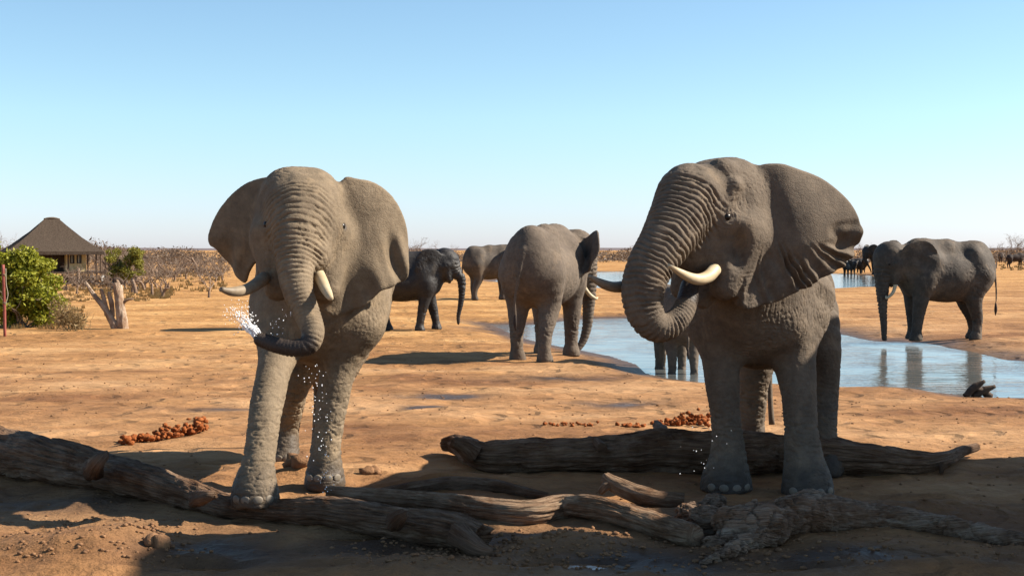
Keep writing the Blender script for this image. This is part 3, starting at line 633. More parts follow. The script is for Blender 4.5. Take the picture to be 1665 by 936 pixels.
# ---- the grey bull on the right with its trunk in its mouth
def right_bull():
    loc = P(1255, 770, 13.0); loc[2] = gz(loc[0], loc[1])
    root = thing('elephant', loc, 'large grey bull elephant on the right curling its trunk up into its open mouth', 'elephant', 'elephants at the waterhole')
    F = Field(); fw = unit(V(-.34, -.94, 0)); A = [fw, V(-fw[1], fw[0], 0), V(0, 0, 1)]
    T = (V(2.55, 13.2, 0.0), A, 1.0)
    q = torso_prims(F, T, .80, 1.0, 1.0)
    legs = [[(1185, 490, 12.6, 70), (1172, 555, 12.4, 36), (1175, 630, 12.3, 28), (1181, 689, 12.28, 25), (1184, 740, 12.25, 30), (1181, 775, 12.2, 39), (1181, 792, 12.2, 43)],
            [(1285, 490, 12.75, 72), (1288, 560, 12.5, 41), (1298, 630, 12.3, 30), (1302, 689, 12.2, 28), (1307, 742, 12.1, 32), (1312, 780, 12.02, 40), (1313, 797, 12.0, 43)],
            [(1300, 490, 13.9, 60), (1338, 560, 13.5, 30), (1340, 635, 13.5, 24), (1342, 700, 13.25, 19.5), (1347, 738, 13.12, 20), (1351, 756, 13.0, 22), (1353, 766, 12.94, 17)],
            [(1240, 520, 14.4, 62), (1226, 600, 14.2, 31), (1222, 680, 14.3, 22), (1222, 725, 14.3, 25), (1222, 740, 14.25, 29)]]
    for l in legs: p_, r_ = pxchain(l); F.chain(p_, r_, 22, .16)
    s = 1.06; o = P(1172, 360, 11.75); fwd = unit(V(-.75, -.64, -.12)); up = unit(np.cross(np.cross(fwd, V(0.0, .05, 1)), fwd))
    p, fr = head_prims(F, o, fwd, up, s)
    F.cone(q(.85, 0, 2.25), o + V(.05, .1, -.02), .5, .42, .2)
    F.cone(P(1230, 470, 12.6), P(1190, 430, 11.95), .42, .26, .2)
    F.cone(P(1205, 306, 12.0), P(1260, 318, 12.6), .17, .2, .2)
    F.cone(p(.16, .2, .44), p(.36, .12, .22), .09 * s, .08 * s, .1); F.cone(p(.30, .24, .12), p(.16, .33, .3), .07, .06, .08)
    F.ell(P(1204, 408, 11.22), np.eye(3), (.075, .16, .17), .09, True)
    tp, tr_ = pxchain([(1122, 322, 11.45, 57), (1104, 355, 11.28, 50), (1081, 395, 11.1, 43), (1056, 435, 11.0, 38.5), (1045, 475, 10.95, 35.5), (1050, 511, 10.93, 31), (1067, 531, 10.95, 26), (1089, 529, 11.0, 22), (1107, 512, 11.08, 19.5), (1117, 490, 11.17, 18), (1121, 466, 11.28, 15)])
    F.chain(tp, tr_, 44, .07)
    F.ell(P(1112, 468, 11.2), fr, (.10, .11, .16), .05, True) if 0 else None
    out = sm_poly([(1243, 300), (1250, 268), (1275, 264), (1298, 271), (1336, 288), (1363, 313), (1378, 335), (1387, 360), (1395, 393), (1388, 402), (1387, 412), (1380, 422), (1371, 434), (1358, 441), (1343, 449), (1330, 456), (1318, 467), (1302, 472), (1285, 483), (1266, 493), (1250, 496), (1232, 503), (1217, 504), (1208, 492), (1207, 476), (1220, 440), (1232, 400), (1240, 350)], 150)
    att = (1240, 340, 11.47); o2, e1, e2, n, poly = ear_plane(att, .0026, -.0002, out)
    def fe(u, v): return fe0(u, v) - .09
    def fe0(u, v):
        r = np.hypot(u + .05, v + .10); ph = np.arctan2(v + .10, u + .05)          # fan of folds from the ear root
        vv = .26 + .06 * np.sin(u * 5.0); down = sstep(vv - .05, vv + .55, v)
        rim = sstep(vv - .02, vv + .22, v + .18 * sstep(.45, .85, u) + .05 * np.sin(ph * 17 + 2)) * (.75 + .35 * np.sin(ph * 9 + 4))
        k = ph * 22 + 2.2 * np.sin(ph * 6 + 1) + .9 * np.sin(r * 7) + 1.2 * np.sin(ph * 15 + r * 4)
        ridge = np.abs(np.cos(k)) ** 2
        fold = rim * (.062 * ridge - .05)
        return (.17 * np.sin(np.clip((v + .40) / .62, 0, 1) * np.pi * .5) - .24 * np.clip(v - vv, 0, .6)) * sstep(-.12, .5, u) - .08 * sstep(.3, -.02, u) * sstep(.35, -.05, v) + fold + .012 * np.sin(u * 30 + v * 20) * rim
    F.ear(o2, e1, e2, n, poly, fe, .026, .06, .45, 2.0)
    outB = sm_poly([(1090, 300), (1075, 285), (1068, 330), (1075, 400), (1090, 430), (1110, 420), (1120, 350)], 40)
    v, f = F.mesh(VOX, .015); v = smooth(v, f, 1)
    c = catmull(np.hstack([tp, tr_[:, None]]), 80); t, _, _ = frames(c[:, :3])
    fe2 = find_eyes(v, p, s); w_ = v - o2; uu, vv_ = w_ @ e1, w_ @ e2; em = 1 - .75 * sstep(.0, .1, uu) * (np.abs(w_ @ n - fe(uu, vv_)) < .06)
    v = displace(v, f, (c[:, :3], c[:, 3], t), 1.05, (.052, .03), em=em, eyes_=fe2)
    b_ = mk('body', v, f, M['skin_grey'], root, loc); eyes(root, p, s, loc, fe2)
    wet_at(b_, v, [(c[k, :3], c[k, 3] + .02) for k in range(74, 80)] + [(P(1130, 480, 11.35), .12)] + [(e_[0], -.005) for e_ in fe2], loc[2])  # wet trunk tip, dark tint at the mouth, dark skin around the eyes
    a, b = pxchain([(1162, 438, 11.3, 11), (1152, 449, 11.17, 10.5), (1138, 454, 11.03, 9.5), (1124, 452, 10.93, 8.5), (1106, 443, 10.8, 6), (1087, 431, 10.68, 2.5)]); tuskmesh(root, a, b, M['ivory'], loc)
    a, b = pxchain([(1035, 462, 11.3, 10), (1012, 466, 11.2, 9.5), (995, 466, 11.1, 8.5), (977, 460, 11.0, 7), (958, 449, 10.92, 3)]); tuskmesh(root, a, b, M['ivory_dark'], loc)
    for ft, r in (((1181, 792, 12.2), .245), ((1313, 797, 12.0), .25)):
        c_ = P(*ft); c_[2] = .03; toenails(root, c_, unit(V(.0, -1, 0)), r, M['nail'], loc)
    F2 = MB(); F2.tube([P(1262, 380, 14.95), P(1257, 470, 15.0), P(1252, 580, 14.98), P(1252, 640, 14.9), P(1255, 690, 14.85)], [.08, .06, .035, .03, .035], 20, 8); F2.build('tail', M['skin_grey'], root, loc)
    return root
# ---- the others, from one articulated builder (local x = forward, metres for a 3 m bull, scaled by S)
def herd_elephant(loc, yaw, S, mat, label, h=.03, feet=(0, 0, 0, 0), lift=(0, 0, 0, 0), hyaw=0, hpitch=-20, hz=2.42, hx=1.75, hs=1.0, trunk=None, eard=.22, spread=55, tusks=(1, 1), w=1.0, tailside=.0, toen=False, spreadR=None, name='elephant', ivory='ivory', group='elephants at the waterhole'):
    root = thing(name, loc, label, 'elephant', group)
    a = R(yaw); fw = V(math.cos(a), math.sin(a), 0); lf = V(-fw[1], fw[0], 0); c = V(loc[0], loc[1], loc[2]); A = [fw, lf, V(0, 0, 1)]
    F = Field(); q = torso_prims(F, (c, A, S), w)
    for i, (x, y) in enumerate(((.88, .36), (.88, -.36), (-.9, .34), (-.9, -.34))):
        d = feet[i]; z = lift[i]; y *= w
        if i < 2: pts = [(x - .02, y * .9, 1.75), (x + d * .35, y, 1.2), (x + d * .7, y, .72 + z * .4), (x + d * .95, y, .28 + z), (x + d, y, .1 + z), (x + d + .01, y, .02 + z)]; rd = [.34, .235, .18, .15, .19, .205]
        else: pts = [(x, y * .9, 1.8), (x + .16 + d * .3, y, 1.2), (x + d * .65, y, .65 + z * .5), (x - .03 + d * .95, y, .28 + z), (x + d, y, .1 + z), (x + .02 + d, y, .02 + z)]; rd = [.40, .26, .165, .14, .17, .19]
        F.chain([q(*k) for k in pts], [k * S for k in rd], 16, .14)
    ha = R(yaw + hyaw); hp = R(hpitch); s = S * hs
    hf = V(math.cos(ha) * math.cos(hp), math.sin(ha) * math.cos(hp), math.sin(hp)); hu = V(-math.cos(ha) * math.sin(hp), -math.sin(ha) * math.sin(hp), math.cos(hp))
    o = q(hx, math.sin(R(hyaw)) * .35, hz); p, fr = head_prims(F, o, hf, hu, s)
    F.cone(q(.85, 0, 2.2), o - hf * .1 * S, .52 * S, .4 * S, .2); F.cone(q(1.0, 0, 1.75), o - hu * .3 * S - hf * .1 * S, .4 * S, .26 * S, .2)
    trunk = trunk or [(.55, -.45, .19), (.62, -.9, .145), (.6, -1.35, .115), (.6, -1.75, .09), (.68, -2.1, .065)]
    tp = [p(.30, 0, .0), p(.47, 0, -.25)] + [p(k[0], 0, k[1]) if len(k) == 3 else p(k[0], k[3], k[1]) for k in trunk]; trd = [.26 * s, .23 * s] + [k[2] * s for k in trunk]
    F.chain(tp, trd, 30, .07)
    for sd in (1, -1):
        sp = R(spread if sd > 0 or spreadR is None else spreadR); side = fr[1] * sd; e1 = unit(-fr[0] * math.cos(sp) + side * math.sin(sp)); e2 = unit(-fr[2] * .96 + fr[0] * .12); e2 = unit(e2 - e1 * (e2 @ e1))
        n = unit(np.cross(e2, e1) if sd < 0 else np.cross(e1, e2)); n = n if n @ (fr[0] + side) > 0 else -n
        fn = lambda u, v: .05 * np.sin(u * 5) * s + .03 * np.sin(u * 14 - v * 7) * sstep(.2 * s, .7 * s, v + u * .4) * s - .12 * sstep(.5 * s, 1.1 * s, v) * s
        F.ear(p(-.06, .37 * sd, eard), e1, e2, n, sm_poly(np.array(EAR) * 1.08 * s, 50), fn, max(.024 * S, .8 * h), .08, .4 * s)
    F.chain([q(-1.42, 0, 2.35), q(-1.56, tailside * .3, 1.9), q(-1.58, tailside, 1.35), q(-1.56, tailside, .95)], [.08 * S, .05 * S, max(.03 * S, h * .9), max(.03 * S, h * .9)], 14, .05)
    v, f = F.mesh(h, c[2] - .02); v = smooth(v, f, 1)
    if h <= .03:
        ct = catmull(np.hstack([np.array(tp), np.array(trd)[:, None]]), 50); t, _, _ = frames(ct[:, :3])
        v = displace(v, f, (ct[:, :3], ct[:, 3], t), 1.5, (.11, .08), 1.3 * S, oz=c[2])
    mk('body', v, f, mat, root, loc)
    if toen is not None: eyes(root, p, s, loc)
    for sd, on in zip((1, -1), tusks):
        if on: tuskmesh(root, [p(.30, .22 * sd, -.5), p(.42, .25 * sd, -.66), p(.6, .27 * sd, -.76), p(.8, .25 * sd, -.78), p(.95 * on + .0, .21 * sd, -.72)], np.array([.06, .055, .047, .035, .015]) * s * .95, M[ivory], loc)
    b = MB(); b.tube([q(-1.565, tailside, 1.05), q(-1.57, tailside, .85), q(-1.56, tailside, .68)], [.02 * S, .045 * S, .008], 8, 6); b.build('tail_tuft', M['animal_dark'], root, loc)
    return root
def at_px(px, py, z=None):
    p = G(px, py, -.2); 
    for _ in range(4): p = G(px, py, gz(p[0], p[1]) if z is None else z)
    return p
t0 = time.time()
left_bull(); right_bull()
print('bulls', time.time() - t0)
def floor_at(px, py): p = at_px(px, py); return p
# cow at the near shore, seen from behind
p_ = at_px(866, 585); yw = 71; f_ = V(math.cos(R(yw)), math.sin(R(yw)), 0)
l_ = p_ + f_ * .88; l_[2] = gz(*l_[:2])
herd_elephant(l_, yw, 1.06, M['skin_mid'], 'grey-brown elephant seen from behind at the edge of the near pool', .024, (.15, -.1, .12, -.22), hyaw=-46, hpitch=-24, hz=2.28, hx=1.5,
              eard=.2, spread=42, spreadR=84, trunk=[(.66, -.6, .19), (.84, -1.0, .145), (.98, -1.4, .12), (1.02, -1.75, .095), (.95, -2.05, .07)], tusks=(0, .9), w=1.06, tailside=.14)
# dark wet elephant walking right
p_ = at_px(656, 537)
herd_elephant(p_, 8, .83, M['skin_dark'], 'wet black elephant striding to the right behind the tan bull', .028, (.38, -.3, .35, -.25), hyaw=-14, hpitch=-14, hz=2.5, hx=1.55, eard=.12, spread=30,
              trunk=[(.72, -.42, .18), (.86, -.85, .14), (.93, -1.3, .11), (.95, -1.75, .085), (1.02, -2.05, .06)], tusks=(0, .0))
# one hidden behind the tan bull
p_ = at_px(520, 534)
herd_elephant(p_, 184, .86, M['skin_dark'], 'dark elephant mostly hidden behind the tan bull with only its trunk showing', .045, (.2, -.2, .2, -.1), hpitch=-25, trunk=[(.6, -.5, .18), (.75, -.95, .14), (.85, -1.35, .11), (.88, -1.75, .09), (.9, -2.05, .07)], tusks=(0, .8), toen=None)
# far one standing between
p_ = at_px(795, 487)
herd_elephant(p_, 28, .93, M['skin_wetgrey'], 'small dark distant elephant standing with rump turned beyond the pool tip', .05, (.1, -.2, .2, -.1), hyaw=-20, hpitch=-10, hz=2.75, spread=75, tusks=(0, 0), toen=None)
# elephant drinking on the right bank
a_ = at_px(1476, 553); b_ = at_px(1580, 533); d_ = unit((a_ - b_) * V(1, 1, 0)); yw = math.degrees(math.atan2(d_[1], d_[0])); c_ = (a_ + b_) / 2
c_[2] = gz(*c_[:2])
c_ = at_px(1536, 551); yw = 191
herd_elephant(c_, yw, .96, M['skin_wetgrey'], 'dark grey elephant drinking on the far right bank with its trunk in the water', .03, (.22, -.05, .1, -.18), hyaw=8, hpitch=-30, hz=2.3, eard=.02, spread=24,
              trunk=[(.72, -.7, .18), (.92, -1.08, .135), (1.1, -1.47, .105), (1.3, -1.86, .08), (1.46, -2.2, .06)], tusks=(.8, .0), tailside=.1)
# young one wading
p_ = at_px(1100, 612, WZ - .12)
herd_elephant(p_, 96, .66, M['skin_mid'], 'young elephant wading in the pool behind the curled trunk of the grey bull', .03, (.1, -.15, .1, -.1), hpitch=-15, spread=20, tusks=(0, 0), toen=None)
# far group drinking across the channel
p_ = at_px(1404, 447, WZ)
herd_elephant(p_ + V(2.0, 0, 0), 190, 1.0, M['skin_dark'], 'large far-off elephant drinking across the channel behind the head of the bank drinker', .07, hpitch=-30, spread=40, tusks=(0, 0), toen=None)
far0 = herd_elephant(at_px(1376, 446, WZ), 250, .5, M['skin_dark'], 'small far-off elephant in a row drinking across the channel', .06, hpitch=-40, spread=40, tusks=(0, 0), toen=None, group='tiny elephants drinking across the channel')
for px_, py_, yw_, sc_ in ((1384, 446.5, 30, .95), (1392, 446, 100, 1.1), (1400, 445, -30, .9)): dup(far0, at_px(px_, py_, WZ), R(yw_), sc_)
print('herd', time.time() - t0)

# ------------------------------------------------------------------ logs
def logpath(l, sink=.25):
    pts = []; rad = []
    for px, py, r in l:
        p = G(px, py, .15)
        for _ in range(5):
            rr = r * p[1] / FPX; p = G(px, py, gz(p[0], p[1]) + rr * (1 - sink))
        pts.append(p); rad.append(r * p[1] / FPX)
    return pts, rad
def bark(a1=.24, a2=.13, sd=0):
    return lambda p: a1 * fbm(p * V(1.6, 1.1, 1.1) + sd, 3) + a2 * fbm(p * V(1.1, 4.5, 4.5) + sd + 9, 3) - .22 * crease(pn(p * V(.9, 3.0, 3.0) + sd + 30), .12) - .10 * crease(pn(p * V(2.2, 6.5, 6.5) + sd + 50), .16) + .05 * fbm(p * V(7, 5, 5) + sd, 3)
def log(name, label, l, rings, seg, mat, loc_i=0, branches=(), ragged=0, ragged0=0, sink=.25, sd=0, pts=None, bk=None):
    pts_, rad = logpath(l, sink) if pts is None else pts; loc = np.array(pts_[len(pts_) // 2]); loc[2] = gz(loc[0], loc[1])
    if not branches:
        b = MB(); b.tube(pts_, rad, rings, seg, bk or bark(sd=sd), ragged=ragged, ragged0=ragged0); o = b.build(name, mat, None, loc)
        return tag(o, label, 'log')
    root = thing(name, loc, label, 'log'); b = MB(); b.tube(pts_, rad, rings, seg, bk or bark(sd=sd), ragged=ragged, ragged0=ragged0); b.build('trunk', mat, root, loc)
    for bp, br, rg in branches:
        b = MB(); b.tube(bp, br, 40, 20, bark(sd=sd + 3), ragged=rg); b.build('branch', mat, root, loc)
    return root
log('fallen_log_form', 'long dark fallen log from the left edge past the tan bull to a splintered end',
    [(-180, 700, 42), (-60, 722, 42), (10, 738, 40), (80, 750, 37), (150, 765, 33), (230, 783, 31), (300, 803, 27), (370, 824, 22), (450, 832, 20), (520, 832, 25), (600, 842, 28), (680, 855, 30), (745, 866, 31), (785, 877, 24)], 360, 64, M['log'], ragged=.10, sd=1, branches=[([G(150, 765, .25), G(158, 752, .38), G(172, 738, .44)], [.11, .075, .04], .04), ([G(318, 812, .16), G(335, 806, .24), G(352, 803, .26)], [.08, .055, .03], .03), ([G(640, 850, .18), G(652, 838, .27), G(660, 834, .29)], [.08, .055, .035], .03), ([G(742, 868, .14), G(778, 892, .08), G(802, 897, .06)], [.10, .07, .03], .05)])
bk2 = bark(.14, .10, 5)
mp, mr = logpath([(535, 800, 12), (600, 808, 15), (700, 816, 18), (790, 828, 21), (860, 833, 23), (920, 824, 22), (980, 828, 21), (1040, 845, 21), (1090, 862, 22), (1130, 872, 20)])
fork = [G(985, 782, .2), G(1000, 786, .17), G(1030, 798, .13), G(1070, 812, .12), G(1120, 818, .1)]
log('curved_branch', 'curved sunlit driftwood branch in the foreground between the broken log end and the stump', None, 280, 48, M['log_pale'], pts=(mp, mr), sd=5)
fp = [G(984, 776, .22), G(996, 784, .19), G(1022, 797, .14), G(1060, 810, .12), G(1112, 815, .10)]
log('forked_snag', 'short pale forked snag lying behind the curved branch near the stump', None, 70, 24, M['log_pale'], pts=(fp, [.055, .065, .075, .085, .08]), sd=8,
    branches=[([G(996, 784, .19), G(984, 790, .16), G(975, 800, .10)], [.05, .045, .03], .03)])
ml, rl = logpath([(620, 800, 8), (680, 792, 13), (740, 788, 15), (800, 791, 14), (850, 800, 10), (890, 806, 6)], .5)
log('half_buried_log', 'low half-buried log in shade behind the broken log end', None, 80, 24, M['log'], pts=(ml, rl), sd=12)
bl = [(722, 730, 11), (745, 731, 17), (785, 742, 24), (850, 742, 28), (930, 740, 29), (1000, 738, 31), (1080, 734, 36), (1160, 736, 38), (1260, 738, 36), (1340, 742, 33), (1420, 747, 27), (1490, 752, 20), (1535, 749, 12), (1560, 741, 9), (1588, 735, 7)]
pts_, rad_ = logpath(bl, .15)
for i in (0, 1): pts_[i][2] += .06
for i, dz in ((12, .02), (13, .04), (14, .06)): pts_[i][2] += dz
def knob(a, b, r0, r1): return ([np.array(a), (np.array(a) + np.array(b)) / 2 + V(0, 0, .02), np.array(b)], [r0, (r0 + r1) / 2, r1], .03)
log('long_log', 'long dark knotted log lying across the ground behind the feet of the grey bull', None, 380, 64, M['log'], pts=(pts_, rad_), sd=21, bk=bark(.2, .14, 21),
    branches=[knob(G(1085, 725, .3), G(1068, 689, .36), .12, .05), knob(G(980, 728, .3), G(958, 712, .33), .06, .025), knob(G(770, 738, .2), G(735, 718, .34), .12, .05), knob(G(1535, 755, .1), G(1530, 768, .02), .05, .02)])
# root mass at right front
F = Field(); loc = G(1230, 860, 0)
for px, py, z, r in ((1120, 835, .12, .10), (1150, 845, .12, .13), (1195, 852, .14, .15), (1240, 850, .15, .16), (1285, 838, .17, .16), (1318, 822, .2, .14), (1355, 838, .12, .13)): F.ell(G(px, py, z), np.eye(3), (r * 1.3, r, r), .1)
F.cone(G(1200, 870, .06), G(1320, 830, .2), .09, .12, .08); F.cone(G(1150, 880, .04), G(1260, 868, .08), .07, .09, .06); F.cone(G(1118, 830, .14), G(1170, 812, .16), .05, .07, .05)
F.chain([G(1300, 840, .14), G(1400, 842, .1), G(1500, 850, .08), G(1590, 868, .05), G(1680, 885, .03), G(1760, 900, .0)], [.15, .14, .10, .08, .09, .06], 24, .1)
F.chain([G(1240, 868, .08), G(1180, 900, .03), G(1140, 915, .0)], [.09, .06, .03], 12, .06); F.chain([G(1490, 850, .08), G(1560, 850, .12), G(1620, 872, .05)], [.07, .05, .04], 12, .05)
v, f = F.mesh(.015, -.06); n = vnormals(v, f); pw = v + .08 * np.stack([pn(v * 5), pn(v * 5 + 20), pn(v * 5 + 40)], 1)
wx = sstep(1365, 1250, CX + v[:, 0] / v[:, 1] * FPX)
v = v + n * ((.045 * fbm(pw * 6, 4) - .05 * crease(fbm(pw * V(7, 9, 9), 3), .16)) * (.45 + .55 * wx) - .012 * crease(pn(pw * V(6, 30, 30)), .3))[:, None]
uv = np.stack([v[:, 0] * 1.2, v[:, 2] * 1.4 + v[:, 1] * .7], 1)
o = mk('stump', v, f, M['stump'], None, loc, True, uv); tag(o, 'gnarled bleached root stump in front of the grey bull, tapering away to the right', 'stump')

# ------------------------------------------------------------------ dung, clods, splash, puddles
def lumps(n, spread, size, sd):
    r_ = np.random.default_rng(sd); b = MB()
    for i in range(n):
        t = r_.random(); c = spread(t, r_); s = size * r_.uniform(.5, 1.25)
        v, f = ico(V(0, 0, 0), 1, None, (1, 1, 1), 2); v = v * (1 + .7 * fbm(v * 2.6 + i * 7.1, 3))[:, None] * s * V(r_.uniform(.8, 1.3), r_.uniform(.8, 1.2), r_.uniform(.7, 1))
        b.add(v + c + V(0, 0, gz(c[0], c[1]) + s * .45), f)
    return b
def dung(a, b_, n, size, sd, label, jy=.12, hz=.06, crumb=False):
    A_, B_ = at_px(*a), at_px(*b_); c = (A_ + B_) / 2
    def sp(t, r_): q = A_ + (B_ - A_) * t + V(r_.normal() * .04, r_.normal() * jy, 0); q[2] = abs(r_.normal()) * hz * (.4 + t); return q
    if crumb: return tag(lumps(n, sp, size, sd).build('dung_crumbs', M['dung'], None, c), kind='stuff')
    root = thing('dung_pile', (c[0], c[1], gz(c[0], c[1])), label, 'dung pile'); tag(lumps(n, sp, size, sd).build('lumps', M['dung'], root, root.location), kind='stuff'); return root
dung((200, 722), (332, 702), 170, .033, 3, 'crumbly orange-brown dung heap on the sand left of the tan bull')
dung((1066, 690), (1146, 690), 90, .03, 4, 'orange-brown dung heap behind the long log beside the grey bull', .1, .05)
dung((888, 690), (975, 692), 40, .02, 5, 'thin line of small reddish dung crumbs on the sand left of the long log', .05, .01, True)
dung((1010, 692), (1045, 693), 26, .025, 6, 'small cluster of reddish dung crumbs next to the heap by the long log', .05, .01, True)
def clod(px, py, s, label, sd, mat='mudlump'):
    c = at_px(px, py); o = lumps(5, lambda t, r_: c * V(1, 1, 0) + V(r_.normal() * s * .6, r_.normal() * s * .5, 0), s, sd).build('mud_clod', M[mat], None, c); tag(o, label, 'clod')
clod(605, 768, .06, 'small tan clod casting a shadow on the sand right of the tan bull', 8, 'mudlump')
clod(490, 762, .09, 'dark clod of earth between the feet of the tan bull', 9)
clod(258, 890, .07, 'crumbly clods of mud at the lower left below the fallen log', 10)
c = at_px(1592, 646); b = MB()
for a_, b_ in ((V(-.25, 0, .02), V(.1, 0, .30)), (V(.25, .1, .0), V(-.05, 0, .16)), (V(-.1, .05, 0), V(.3, .02, .2))): b.tube([c + a_, c + (a_ + b_) / 2 + V(0, .03, .02), c + b_], [.06, .07, .03], 12, 8, lambda p: .35 * fbm(p * V(6, 2, 2), 3))
o = b.build('driftwood', M['dark_wood'], None, c); tag(o, 'dark twisted piece of driftwood at the near pool edge on the right', 'driftwood')
# reddish clumps in the foreground, sunlit rims
def crumbs(n, boxes, size, sd):
    r_ = np.random.default_rng(sd); b = MB()
    for i in range(n):
        x0, y0, x1, y1 = boxes[r_.integers(len(boxes))]; c = G(r_.uniform(x0, x1), r_.uniform(y0, y1)); s = size * r_.uniform(.3, 1.3)
        v, f = ico(V(0, 0, 0), 1, None, (1, 1, 1), 1); v = v * (1 + .5 * pn(v * 1.9 + i * 5.3))[:, None] * s * V(r_.uniform(.8, 1.5), 1, r_.uniform(.5, .9))
        b.add(v + V(c[0], c[1], gz(c[0], c[1]) + s * .2), f)
    return b
o = crumbs(1500, [(0, 640, 1665, 780), (0, 780, 1665, 936), (500, 860, 1665, 936), (0, 840, 320, 930), (620, 880, 1010, 930)], .016, 21).build('earth_crumbs', M['mudlump']); tag(o, kind='stuff')
o = crumbs(700, [(0, 560, 1665, 680), (0, 530, 800, 640)], .017, 25).build('pebbles', M['mudlump']); tag(o, kind='stuff')
o = crumbs(260, [(800, 865, 1010, 905), (640, 885, 900, 925), (1120, 890, 1660, 930), (200, 870, 280, 905), (1100, 850, 1300, 910)], .022, 22).build('mud_clods', M['mudlump']); tag(o, kind='stuff')
def puddle(i, mat):
    mx, my, sx, sy, h = PUD[i]; zc = float(ground_z(mx, my)[0][0]) + h * .45
    tag(mk('puddle', [(mx - sx * 1.5, my - sy * 1.6, zc), (mx + sx * 1.5, my - sy * 1.6, zc), (mx + sx * 1.5, my + sy * 1.6, zc), (mx - sx * 1.5, my + sy * 1.6, zc)], [(0, 1, 2, 3)], mat, smooth=False), kind='structure')
M['wetsplash'] = None
m, nt, b = newmat('splash_water', .08, .5); b.inputs['Base Color'].default_value = (.9, .9, .9, 1); b.inputs['Roughness'].default_value = .4; M['splash'] = m
tip = P(424, 550, 11.0); sp = MB(); r_ = np.random.default_rng(5)
for i in range(12):
    a = P(420 + r_.normal() * 4, 548 + r_.normal() * 4, 10.98); e = P(397 + r_.normal() * 6, 523 + r_.normal() * 7, 10.98)
    sp.tube([a, (a + e) / 2 + V(0, 0, .02) + r_.normal(size=3) * .012, e], [.004, .007, .001], 20, 6, lambda p: .9 * fbm(p * V(22, 1.8, 1.8) + i * 3, 3))
for i in range(800):
    t = r_.random(); c = tip + (P(388, 512, 10.98) - tip) * t * 1.15 + r_.normal(size=3) * .045 * (t + .2); v, f = ico(c, r_.uniform(.001, .0065) * (1.2 - .5 * t), None, (1, 1, 1.3), 1); sp.add(v, f)
root = thing('water_splash', tip, 'white splash of water sprayed from the trunk tip of the tan bull', 'water splash'); o = sp.build('spray', M['splash'], root, tip); tag(o, kind='stuff')
dr = MB()
for i in range(170):
    t = r_.random(); px = 512 + 26 * t + r_.normal() * 9; py = 590 + t * 290; 
    if r_.random() < .16: px, py = 456 + r_.normal() * 9, 500 + r_.random() * 50
    if r_.random() < .1: px, py = r_.uniform(1100, 1200), r_.uniform(690, 770)
    v, f = ico(P(px, py, 11.0 + r_.normal() * .05), r_.uniform(.0015, .0055), None, (1, 1, 1.4), 1); dr.add(v, f)
o = dr.build('water_drops', M['splash']); tag(o, kind='stuff')
for i in range(4): puddle(i, M['puddle'])
# ------------------------------------------------------------------ unseen lodge added on the right, outline shaped to shade the foreground
lx = 8.5; lodge = thing('shade_lodge', (lx, 10.5, 0), 'unseen thatched lodge right of the view, outline shaped to cast foreground shade', 'lodge')
def prism(b, prof, x0, x1, inset=0.0):
    n = len(prof); c = np.mean(prof, 0); v = [(x0, y, z) for y, z in prof] + [(x1, y, z) for y, z in prof]
    b.add(v, [tuple(range(n)), tuple(range(2 * n - 1, n - 1, -1))] + [(i, i + n, (i + 1) % n + n, (i + 1) % n) for i in range(n)])
SH = lambda X, d, z=0: ((d - (lx - X) * SDIR[1] / SDIR[0] * -1 * -1), z + (lx - X) * SDIR[2] / SDIR[0])
def back(X, d, z=0.0):       # point on plane x = lx from which the sun throws a shadow on (X, d, z)
    t = (lx - X) / SDIR[0]; return (d + SDIR[1] * t, z + SDIR[2] * t)
roofp = [back(*q_) for q_ in ((1.3, 10.4), (.6, 10.05), (-.3, 9.65), (-1.3, 9.8), (-2.3, 10.2), (-2.75, 10.42), (-3.05, 10.1), (-2.75, 9.75), (-2.85, 9.2), (-2.6, 8.6), (-1.5, 8.6), (-1.4, 9.15), (-1.0, 9.2), (-.7, 9.65), (-.2, 9.95), (.3, 9.9), (.7, 9.7), (1.3, 9.2))]  # outline traced back along the sun from the wanted shade
b = MB(); prism(b, roofp, lx, lx + 3.2); b.build('roof', M['thatch'], lodge, (lx, 10.5, 0), False)
y0, z0_ = back(1.3, 9.1); y1, z1_ = back(1.3, 10.6)
b = MB(); b.box((lx + .15, y0 - .6, -.3), (lx + 3.0, y1 - .1, z0_ - .004)); b.build('wall', M['wall'], lodge, (lx, 10.5, 0), False)
ver = [back(4.4, 14.2), back(3.0, 13.9), back(1.5, 13.5), back(1.15, 13.0), back(1.2, 12.0), back(1.0, 11.4), back(1.3, 10.42), back(3.6, 10.42), back(3.6, 11.9), back(4.3, 12.6)]
b = MB(); prism(b, ver, lx + .002, lx + 2.6); b.build('shade_veranda_roof', M['thatch'], lodge, (lx, 10.5, 0), False)
b = MB(); yv, zv = back(4.6, 13.2); b.box((lx, yv - .12, -.3), (lx + .25, yv + .12, zv + .3)); b.build('post', M['dark_wood'], lodge, (lx, 10.5, 0), False)

